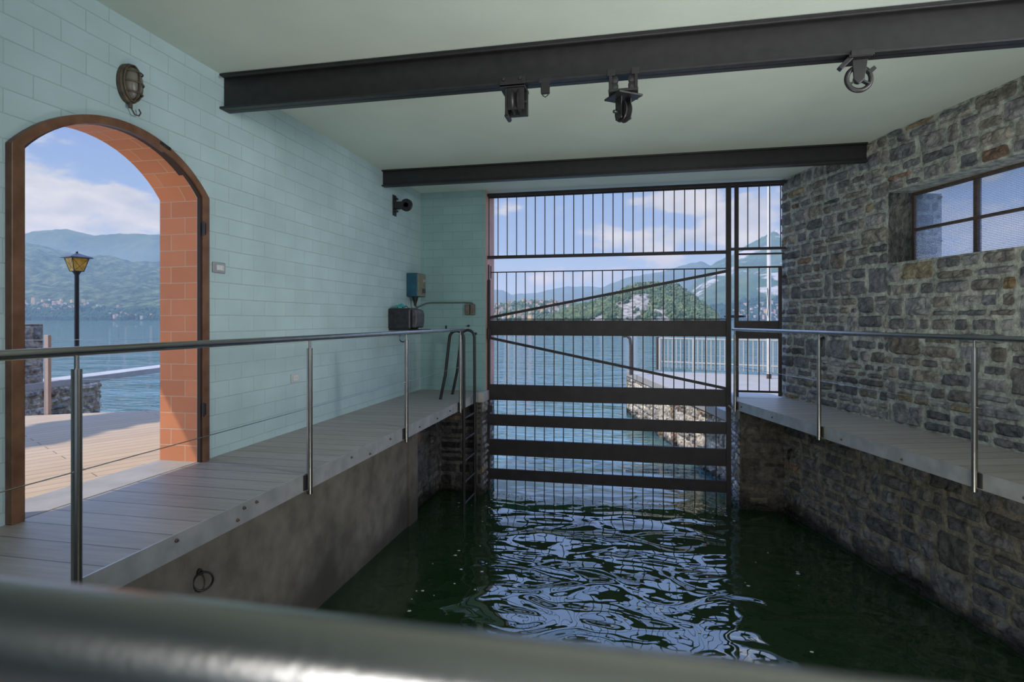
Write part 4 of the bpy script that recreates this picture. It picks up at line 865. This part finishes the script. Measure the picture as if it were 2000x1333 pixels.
# street lamp
lb = PZ(150, 797, 0)+Vector((0, 0, 0)); LY = 9.05; lb = CW((150-1000)/F*LY, LY); lb.z = .245; LZ = EYE+(HZ-531)/F*LY-.245
t = thing('garden_lamp', lb, 'black lamp post with an amber glass lantern outside the doorway', 'lamp post')
MB().lathe(lb, (0, 0, 1), [(.07, 0), (.06, .05), (.03, .08), (.032, .3), (.030, LZ-.05), (.042, LZ-.03), (.062, LZ)], 16).build('pole', m_iron, t, smooth=True)
m = MB(); g0 = LZ; g1 = LZ+.21
def lring(r, z, rot=.5): return [lb+Vector((r*math.cos(rot+k*math.pi/2), r*math.sin(rot+k*math.pi/2), z)) for k in range(4)]
r0, r1 = lring(.095, g0+.006), lring(.165, g1)
MB().add(r0+r1, [(0, 1, 5, 4), (1, 2, 6, 5), (2, 3, 7, 6), (3, 0, 4, 7), (3, 2, 1, 0)]).build('lantern_glass', mat('amber lantern glass', (.62, .36, .05), .25, var=.3, vscale=14), t)
for k in range(4): m.tube([r0[k], r1[k]], .006, 6); m.tube([r0[k], r1[(k+1) % 4]], .0025, 5); m.tube([r0[(k+1) % 4], r1[k]], .0025, 5); m.tube([r0[k], r0[(k+1) % 4]], .006, 6); m.tube([r1[k], r1[(k+1) % 4]], .006, 6)
m.build('lantern_frame', m_iron, t)
a, b, c = lring(.228, g1), lring(.215, g1+.015), lring(.035, g1+.075)
m = MB().add(a+b+c, [(3, 2, 1, 0)]+[(i, (i+1) % 4, 4+(i+1) % 4, 4+i) for i in range(4)]+[(4+i, 4+(i+1) % 4, 8+(i+1) % 4, 8+i) for i in range(4)]+[(8, 9, 10, 11)])
m.lathe(lb+Vector((0, 0, g1+.072)), (0, 0, 1), [(.028, 0), (.016, .012), (.022, .024), (.012, .036), (.002, .042)], 12); m.build('lantern_roof', m_iron, t)

# ================================================================ OUTSIDE RIGHT: quay, railing, poles
QZ = -.36
q0 = Vector((1.52, 9.75, 0)); q1 = C2W(.198*17.0, 17.0, 0); q2 = C2W(7.6, 15.4, 0); q3 = Vector((8.5, 9.6, 0))
poly = [(p.x, p.y) for p in (q0, q3, q2, q1)]
struct(MB().prism(poly, QZ-.16, QZ).build('quay', mat('pale quay concrete', (.29, .262, .225), .8, var=.08, vscale=1.5, bump=.002), bevel=.01), 'pale concrete quay outside the water gate')
dq = (q1-q0).normalized(); nq = Vector((-dq.y, dq.x, 0)); dq2 = (q2-q1).normalized(); nq2 = Vector((-dq2.y, dq2.x, 0))
st = Stones(41); st.face(q0-nq*.06+Vector((0, 0, -3.2)), dq, nq, (q1-q0).length, 3.2+QZ-.16, pal=[(.42, .36, .28), (.50, .43, .33), (.34, .30, .25)], depth=.09, size=1.7, warm=.1)
st.face(q1+Vector((0, 0, -3.2)), dq2, nq2, (q2-q1).length, 3.2+QZ-.16, pal=[(.42, .36, .28), (.50, .43, .33)], depth=.06, size=2.2)
tag(st.build('quay_wall', mortar_tint=(.30, .26, .2), kind='structure'), 'sunlit rubble stone face of the quay', 'wall')
# shoal beside the quay
m = MB(); vs = []; nx, ny = 16, 44
for i in range(nx):
    for j in range(ny):
        p = q0+dq*(-.3+j/(ny-1)*(9.0))+nq*(-.2+i/(nx-1)*2.6); f = i/(nx-1)
        z = WATER-.22-1.1*f**1.3+.28*float(fbm(p.x*1.4, p.y*1.4, 3, 9)); vs.append((p.x, p.y, min(z, WATER-.03)))
m.add(vs, [(i*ny+j, i*ny+j+1, (i+1)*ny+j+1, (i+1)*ny+j) for i in range(nx-1) for j in range(ny-1)]); struct(m.build('shoal', m_shoal, smooth=True), 'yellow green shallow bottom at the foot of the quay')
# white railing
f0 = C2W((1289-1000)/F*17.2, 17.2, QZ); f1 = C2W((1530-1000)/F*15.25, 15.25, QZ); f2 = f1+(f1-f0).normalized()*2.2
df = (f1-f0).normalized(); Lf = (f2-f0).length
t = thing('quay_railing', f0, 'white painted baluster railing along the edge of the quay', 'railing')
MB().beam(f0+Vector((0, 0, .95)), f2+Vector((0, 0, .95)), .05, .035).build('top_rail', m_white, t)
MB().beam(f0+Vector((0, 0, .26)), f2+Vector((0, 0, .26)), .035, .03).build('bottom_rail', m_white, t)
n = int(Lf/.125)
for k in range(n):
    p = f0+df*(.125*k)
    if k % 8 == 0: MB().cyl(p, p+Vector((0, 0, .96)), .038, 12).build('post', m_white, t)
    else: MB().cyl(p+Vector((0, 0, .08)), p+Vector((0, 0, .94)), .017, 8).build('baluster', m_white, t)
for px, py, lab in ((1232, 733, 'dark curved mooring pole on the outer corner of the quay'), (1284, 722, 'dark straight pole at the start of the white railing')):
    p = PZ(px, py, QZ); tag(MB().tube([p, p+Vector((0, 0, .8)), p+Vector((-.02, 0, .98)), p+Vector((-.10, 0, 1.06)), p+Vector((-.2, 0, 1.05))] if px < 1250 else [p, p+Vector((0, 0, .98))], .042, 12).build('mooring_pole', m_rust, smooth=True), lab, 'pole')
p = PZ(1502, 740, QZ); t = thing('flagpole', p, 'tall white flagpole standing on the quay', 'flagpole')
MB().tube([p+Vector((0, 0, .1)), p+Vector((0, 0, 3.6)), p+Vector((0, 0, 3.62)), p+Vector((0, 0, 9))], [.052, .050, .040, .034], 16).build('pole', mat('cream painted pole', (.62, .58, .50), .5, var=.08, vscale=2), t, smooth=True)
MB().cyl(p, p+Vector((0, 0, .12)), .058, 14).build('base_sleeve', m_rust, t)
MB().tube([p+Vector((-.05, -.06, 1.6)), p+Vector((-.03, -.09, 1.9)), p+Vector((-.05, -.06, 2.3))], .008, 6).build('halyard_cleat', m_iron, t)

# ================================================================ DISTANT LAND
def terrain_mat(name, c1, c2, c3, scale, rock=None, rock_scale=.004, rock_t=(.6, .66), bump=6):
    m = mat(name, c1, .95, spec=.05); N, L, b = nodes(m); g = N.new('ShaderNodeNewGeometry')
    nz = N.new('ShaderNodeTexNoise'); nz.inputs['Scale'].default_value = scale; nz.inputs['Detail'].default_value = 12; nz.inputs['Roughness'].default_value = .68; L.new(g.outputs['Position'], nz.inputs['Vector'])
    cr = N.new('ShaderNodeValToRGB'); L.new(nz.outputs['Fac'], cr.inputs[0]); e = cr.color_ramp.elements; e[0].position = .36; e[0].color = tuple(c1)+(1,); e[1].position = .66; e[1].color = tuple(c3)+(1,); q = e.new(.5); q.color = tuple(c2)+(1,)
    last = cr.outputs[0]
    if rock:
        mp = N.new('ShaderNodeMapping'); L.new(g.outputs['Position'], mp.inputs[0]); mp.inputs['Scale'].default_value = (1, 1, 1.8)
        n2 = N.new('ShaderNodeTexNoise'); n2.inputs['Scale'].default_value = rock_scale; n2.inputs['Detail'].default_value = 8; n2.inputs['Roughness'].default_value = .6; L.new(mp.outputs[0], n2.inputs['Vector'])
        mr = N.new('ShaderNodeMapRange'); L.new(n2.outputs['Fac'], mr.inputs[0]); mr.inputs[1].default_value = rock_t[0]; mr.inputs[2].default_value = rock_t[1]
        mx = N.new('ShaderNodeMix'); mx.data_type = 'RGBA'; L.new(mr.outputs[0], mx.inputs[0]); L.new(last, mx.inputs[6]); mx.inputs[7].default_value = tuple(rock)+(1,); last = mx.outputs[2]
    L.new(last, b.inputs['Base Color'])
    bp = N.new('ShaderNodeBump'); bp.inputs['Distance'].default_value = bump; L.new(nz.outputs['Fac'], bp.inputs['Height']); L.new(bp.outputs[0], b.inputs['Normal'])
    return m
m_far = terrain_mat('far forested slope', (.055, .085, .055), (.085, .12, .07), (.13, .16, .09), .004, bump=60)
m_mid = terrain_mat('near forested slope', (.012, .035, .012), (.08, .125, .05), (.26, .29, .13), .018, bump=60)
m_mtn = terrain_mat('rocky mountain slope', (.05, .09, .045), (.08, .13, .06), (.14, .17, .08), .006, rock=(.50, .46, .42), rock_scale=.0035, rock_t=(.56, .62), bump=40)
m_head = terrain_mat('wooded headland', (.04, .07, .03), (.08, .12, .045), (.15, .19, .08), .05, bump=5)
def terrain(name, outline, Yf, Yr, Yb, material, amp, label, nsc, shape=1.0, seed=0, nx=220, nt=44):
    px = np.linspace(outline[0][0], outline[-1][0], nx); py = np.interp(px, [o[0] for o in outline], [o[1] for o in outline])
    py = py + (fbm(px*.12, px*0+seed, 4, seed)-.47)*3.2
    def pos(pxv, t):
        pyv = np.interp(pxv, px, py); zr = EYE+(HZ-pyv)/F*Yr - WATER
        if t <= 1: Y = Yf+(Yr-Yf)*t; z = zr*(t**shape)
        else: Y = Yr+(Yb-Yr)*(t-1); z = zr*(1-(t-1)**1.5)
        X = (pxv-1000)/F*Y; env = math.sin(min(t, 1)*math.pi)**.7 if t < 1 else 0
        rid = float(fbm(X*nsc, Y*nsc, 6, seed+3))-.47
        z = z*(1+.9*env*rid)+amp*rid*env
        return C2W(X, Y, WATER-.5+max(0, z)+(-3 if t == 0 or t >= 1.99 else 0))
    vs = []; T = list(np.linspace(0, 1, nt))+[1.15, 1.4, 1.7, 2.0]
    for p in px:
        for t in T: vs.append(pos(p, t))
    k = len(T); m = MB().add(vs, [(i*k+j, (i+1)*k+j, (i+1)*k+j+1, i*k+j+1) for i in range(nx-1) for j in range(k-1)])
    o = m.build(name, material, smooth=False); struct(o, label); o.data.polygons.foreach_set('use_smooth', [True]*len(o.data.polygons)); return pos
terrain('mountain_far_left', [(-400, 470), (-60, 466), (30, 461), (60, 453), (95, 449), (130, 448), (145, 451), (180, 460), (205, 459), (225, 457), (270, 457), (310, 459), (420, 470), (560, 480)], 3800, 6200, 8000, m_far, 60, 'hazy blue mountain ridge beyond the doorway', .0012, 1.2, 1)
pL = terrain('hill_left', [(-400, 450), (-60, 455), (45, 472), (80, 480), (110, 487), (150, 497), (200, 508), (260, 513), (310, 511), (420, 505), (560, 520)], 2900, 4300, 5000, m_mid, 30, 'wooded hillside across the lake beyond the doorway', .0025, .95, 2)
terrain('mountain_far', [(880, 570), (965, 567), (980, 568), (1000, 577), (1020, 575), (1050, 572), (1080, 565), (1110, 560), (1150, 559), (1180, 563), (1240, 566), (1330, 570)], 6500, 9000, 11000, m_far, 60, 'pale blue far mountains left of centre behind the gate', .001, 1.1, 3, nx=140)
terrain('mountain_mid', [(1120, 588), (1160, 570), (1195, 553), (1230, 541), (1255, 537), (1290, 531), (1320, 523), (1345, 515), (1370, 511), (1385, 517), (1405, 528), (1450, 545), (1600, 560)], 5200, 7200, 9000, m_far, 60, 'blue mountain slope behind the wooded headland', .0012, 1.1, 4, nx=140)
pM = terrain('mountain_right', [(1290, 618), (1320, 595), (1350, 560), (1385, 520), (1400, 512), (1440, 490), (1480, 468), (1500, 455), (1515, 449), (1535, 449), (1600, 436), (1800, 420)], 3300, 5200, 7000, m_mtn, 60, 'green mountain with pale cliffs behind the side gate', .0016, .9, 5)
pV = terrain('village_shore', [(780, 606), (860, 600), (960, 598), (1000, 594), (1040, 591), (1085, 591), (1125, 597), (1160, 604), (1200, 616)], 1900, 2700, 3200, m_head, 8, 'low green shore with a village left of the headland', .004, .8, 8, nx=120, nt=24)
pH = terrain('headland', [(1075, 623), (1100, 608), (1125, 599), (1160, 590), (1190, 579), (1220, 566), (1245, 556), (1270, 552), (1300, 557), (1325, 557), (1342, 570), (1360, 583), (1380, 597), (1395, 609), (1404, 624)], 1150, 1420, 1700, m_head, 6, 'steep wooded headland with pale cliffs seen through the gate', .008, .75, 6, nx=260)
# pale limestone cliffs of the headland: bare rock where the cliff faces are
CL = [(1252, .30, 26), (1243, .20, 27), (1234, .10, 22), (1226, .03, 17), (1170, .10, 15), (1163, .02, 12), (1290, .12, 13), (1293, .02, 14), (1212, .30, 14), (1218, .24, 12), (1262, .42, 15), (1330, .95, 9)]
def add_cliffs(m, spots, col):
    N, L, b = nodes(m); g = N.new('ShaderNodeNewGeometry'); src = b.inputs['Base Color'].links[0].from_socket; tot = None
    nz = N.new('ShaderNodeTexNoise'); nz.inputs['Scale'].default_value = .06; nz.inputs['Detail'].default_value = 7; L.new(g.outputs['Position'], nz.inputs['Vector'])
    for px, t, r in spots:
        d = N.new('ShaderNodeVectorMath'); d.operation = 'DISTANCE'; L.new(g.outputs['Position'], d.inputs[0]); d.inputs[1].default_value = pH(px, t)
        mr = N.new('ShaderNodeMapRange'); L.new(d.outputs['Value'], mr.inputs[0]); mr.inputs[1].default_value = r*1.9; mr.inputs[2].default_value = 0; mr.inputs[3].default_value = 0; mr.inputs[4].default_value = 1
        if tot is None: tot = mr.outputs[0]
        else:
            x = N.new('ShaderNodeMath'); x.operation = 'MAXIMUM'; L.new(tot, x.inputs[0]); L.new(mr.outputs[0], x.inputs[1]); tot = x.outputs[0]
    ad = N.new('ShaderNodeMath'); ad.operation = 'ADD'; L.new(tot, ad.inputs[0]); L.new(nz.outputs['Fac'], ad.inputs[1])
    mr = N.new('ShaderNodeMapRange'); L.new(ad.outputs[0], mr.inputs[0]); mr.inputs[1].default_value = .80; mr.inputs[2].default_value = .86
    n2 = N.new('ShaderNodeTexNoise'); n2.inputs['Scale'].default_value = .12; n2.inputs['Detail'].default_value = 9; L.new(g.outputs['Position'], n2.inputs['Vector'])
    cr = N.new('ShaderNodeValToRGB'); L.new(n2.outputs['Fac'], cr.inputs[0]); cr.color_ramp.elements[0].position = .38; cr.color_ramp.elements[1].position = .62
    cr.color_ramp.elements[0].color = (.16, .15, .13, 1); cr.color_ramp.elements[1].color = tuple(col)+(1,)
    mx = N.new('ShaderNodeMix'); mx.data_type = 'RGBA'; L.new(mr.outputs[0], mx.inputs[0]); L.new(src, mx.inputs[6]); L.new(cr.outputs[0], mx.inputs[7]); L.new(mx.outputs[2], b.inputs['Base Color'])
m_head2 = m_head.copy(); m_head2.name = 'wooded headland with cliffs'; add_cliffs(m_head2, CL, (.42, .38, .32))
for o in COL.objects:
    if o.name == 'headland': o.data.materials[0] = m_head2
CLP = [(pH(px, t), r) for px, t, r in CL]
# trees: canopies on the headland and along the shores (uncountable forest, one object each)
import bmesh
ico = bmesh.new(); bmesh.ops.create_icosphere(ico, subdivisions=1, radius=1); IV = [v.co.copy() for v in ico.verts]; IF = [tuple(v.index for v in f.verts) for f in ico.faces]; ico.free()
def forest(name, pos, rpx, rt, count, size, material, label, seed, mask=None, tall=1.0):
    r = random.Random(seed); m = MB()
    while count > 0:
        px = r.uniform(*rpx); t = r.uniform(*rt)
        if mask and not mask(px, t, r): count -= .2; continue
        p = pos(px, t); s = size*r.uniform(.6, 1.3); sz = s*tall*r.uniform(.9, 1.5)
        q = [p+Vector((v.x*s*r.uniform(.8, 1.2), v.y*s*r.uniform(.8, 1.2), v.z*sz+sz*.35)) for v in IV]; m.add(q, IF); count -= 1
    o = m.build(name, material); o['kind'] = 'stuff'; o['label'] = label; o['category'] = 'trees'; return o
m_tree = mat('tree canopy', (.17, .20, .085), .9, spec=.1, col2=(.04, .075, .035), vscale=.05)
m_treed = mat('dark tree canopy', (.035, .085, .04), .9, spec=.1, col2=(.02, .05, .03), vscale=.02)
def hmask(px, t, r):   # leave the cliff faces bare
    p = pH(px, t)
    return not any((p-c).length < q*.95 for c, q in CLP) or r.random() < .03
forest('village_trees', pV, (900, 1190), (.0, 1.02), 1100, 6.5, m_tree, 'trees between the houses of the low shore', 7)
forest('headland_forest', pH, (1080, 1403), (.02, 1.02), 3400, 3.9, m_tree, 'broadleaf forest covering the headland beyond the gate', 1, hmask)
forest('shore_trees', pL, (-60, 330), (.0, .10), 900, 13, m_treed, 'dark trees along the far shore beyond the doorway', 2, lambda px, t, r: (60 < px < 210 and t < .05) or r.random() < .35)
forest('shore_trees', pM, (1380, 1620), (.0, .12), 700, 13, m_treed, 'trees on the far right shore behind the side gate', 3)
# houses
m_hw = [mat('cream house wall', (.60, .50, .38), .9), mat('pink house wall', (.60, .36, .26), .9), mat('ochre house wall', (.62, .42, .20), .9), mat('white house wall', (.66, .62, .56), .9)]
m_roof = mat('terracotta roof tiles', (.36, .17, .11), .9)
def house(w, d, h, mi):
    m = MB(); m.bb(-w/2, w/2, -d/2, d/2, -h*1.2, h); o = .5
    m.add([(-w/2-o, -d/2-o, h), (w/2+o, -d/2-o, h), (w/2+o, d/2+o, h), (-w/2-o, d/2+o, h), (-w/2-o, 0, h+d*.32), (w/2+o, 0, h+d*.32)], [(0, 1, 5, 4), (2, 3, 4, 5), (0, 4, 3), (1, 2, 5), (3, 2, 1, 0)], 1)
    ob = m.build('house', [m_hw[mi], m_roof]); return ob
protos = [house(w, d, h, i) for i, (w, d, h) in enumerate(((14, 10, 7), (11, 9, 9), (18, 11, 8), (10, 9, 6)))]
used = set()
def put(pos, px, t, sc, label, group, r):
    i = r.randrange(4); pr = protos[i]; o = pr if i not in used else pr.copy()
    if i in used: COL.objects.link(o)
    used.add(i); p = pos(px, t); zmin = 0
    o.location = p+Vector((0, 0, sc*1.5)); o.scale = (sc, sc, sc); o.rotation_euler = (0, 0, r.uniform(-.7, .7)); tag(o, label, 'house', group)
r = random.Random(5)
spots = []
def free(p, dist):
    if any((p-q).length < dist for q in spots): return False
    spots.append(p); return True
def village(pos, n, fx, ft, sc, label, group):
    k = 0; tries = 0
    while k < n and tries < n*40:
        tries += 1; px, t = fx(), ft(); s_ = r.uniform(*sc)
        if free(pos(px, t), 24*s_): put(pos, px, t, s_, label, group, r); k += 1
village(pL, 46, lambda: min(230, max(48, r.gauss(120, 45))), lambda: abs(r.gauss(.10, .03)), (.7, 1.0), 'pale house of the hillside village across the lake, seen through the doorway', 'village houses beyond the doorway')
village(pL, 14, lambda: r.uniform(215, 308), lambda: r.uniform(.005, .05), (.8, 1.1), 'shoreline house right of the hillside village, seen through the doorway', 'shoreline houses beyond the doorway')
village(pV, 80, lambda: r.uniform(962, 1120), lambda: r.uniform(.0, .9), (.55, .85), 'small terracotta roofed house on the low shore left of the headland', 'village houses left of the headland')
village(pM, 34, lambda: r.uniform(1432, 1528), lambda: abs(r.gauss(.0, .03))+.003, (.9, 1.4), 'small house at the foot of the mountain behind the side gate', 'far shore houses behind the side gate')
# unseen tree added beside the terrace, crown shaped to shade part of the decking
t = thing('shade_tree', (-11.6, 1.0, -.2), 'unseen broadleaf tree added left of the terrace to shade the decking', 'tree')
MB().tube([(-11.6, 1.0, -1.5), (-11.5, 1.2, 3), (-11.6, 1.6, 6), (-11.5, 2.0, 8.8)], [.22, .18, .12, .05], 10).build('trunk', m_rust, t, smooth=True)
rr = random.Random(9); m = MB()
for i in range(420):
    a, b, c = [rr.gauss(0, .5) for _ in range(3)]; p = Vector((-11.45+a*.42, 1.9+b*3.0, 9.0+c*.25)); s_ = rr.uniform(.12, .26)
    m.add([p+v*s_ for v in IV], IF)
m.build('crown', m_treed, t)
# ---- lake haze: air between here and the mountains
hz = bpy.data.materials.new('lake haze'); hz.use_nodes = True; N = hz.node_tree.nodes; L = hz.node_tree.links; N.clear()
vo = N.new('ShaderNodeVolumeScatter'); vo.inputs['Color'].default_value = (.58, .78, 1, 1); vo.inputs['Density'].default_value = 1.15e-4; vo.inputs['Anisotropy'].default_value = 0.2
o = N.new('ShaderNodeOutputMaterial'); L.new(vo.outputs[0], o.inputs['Volume'])
hb = MB().bb(-12000, 12000, 300, 12500, WATER+.2, 620).build('haze', hz); hb['kind'] = 'structure'; hb['label'] = 'blue summer haze over the lake'
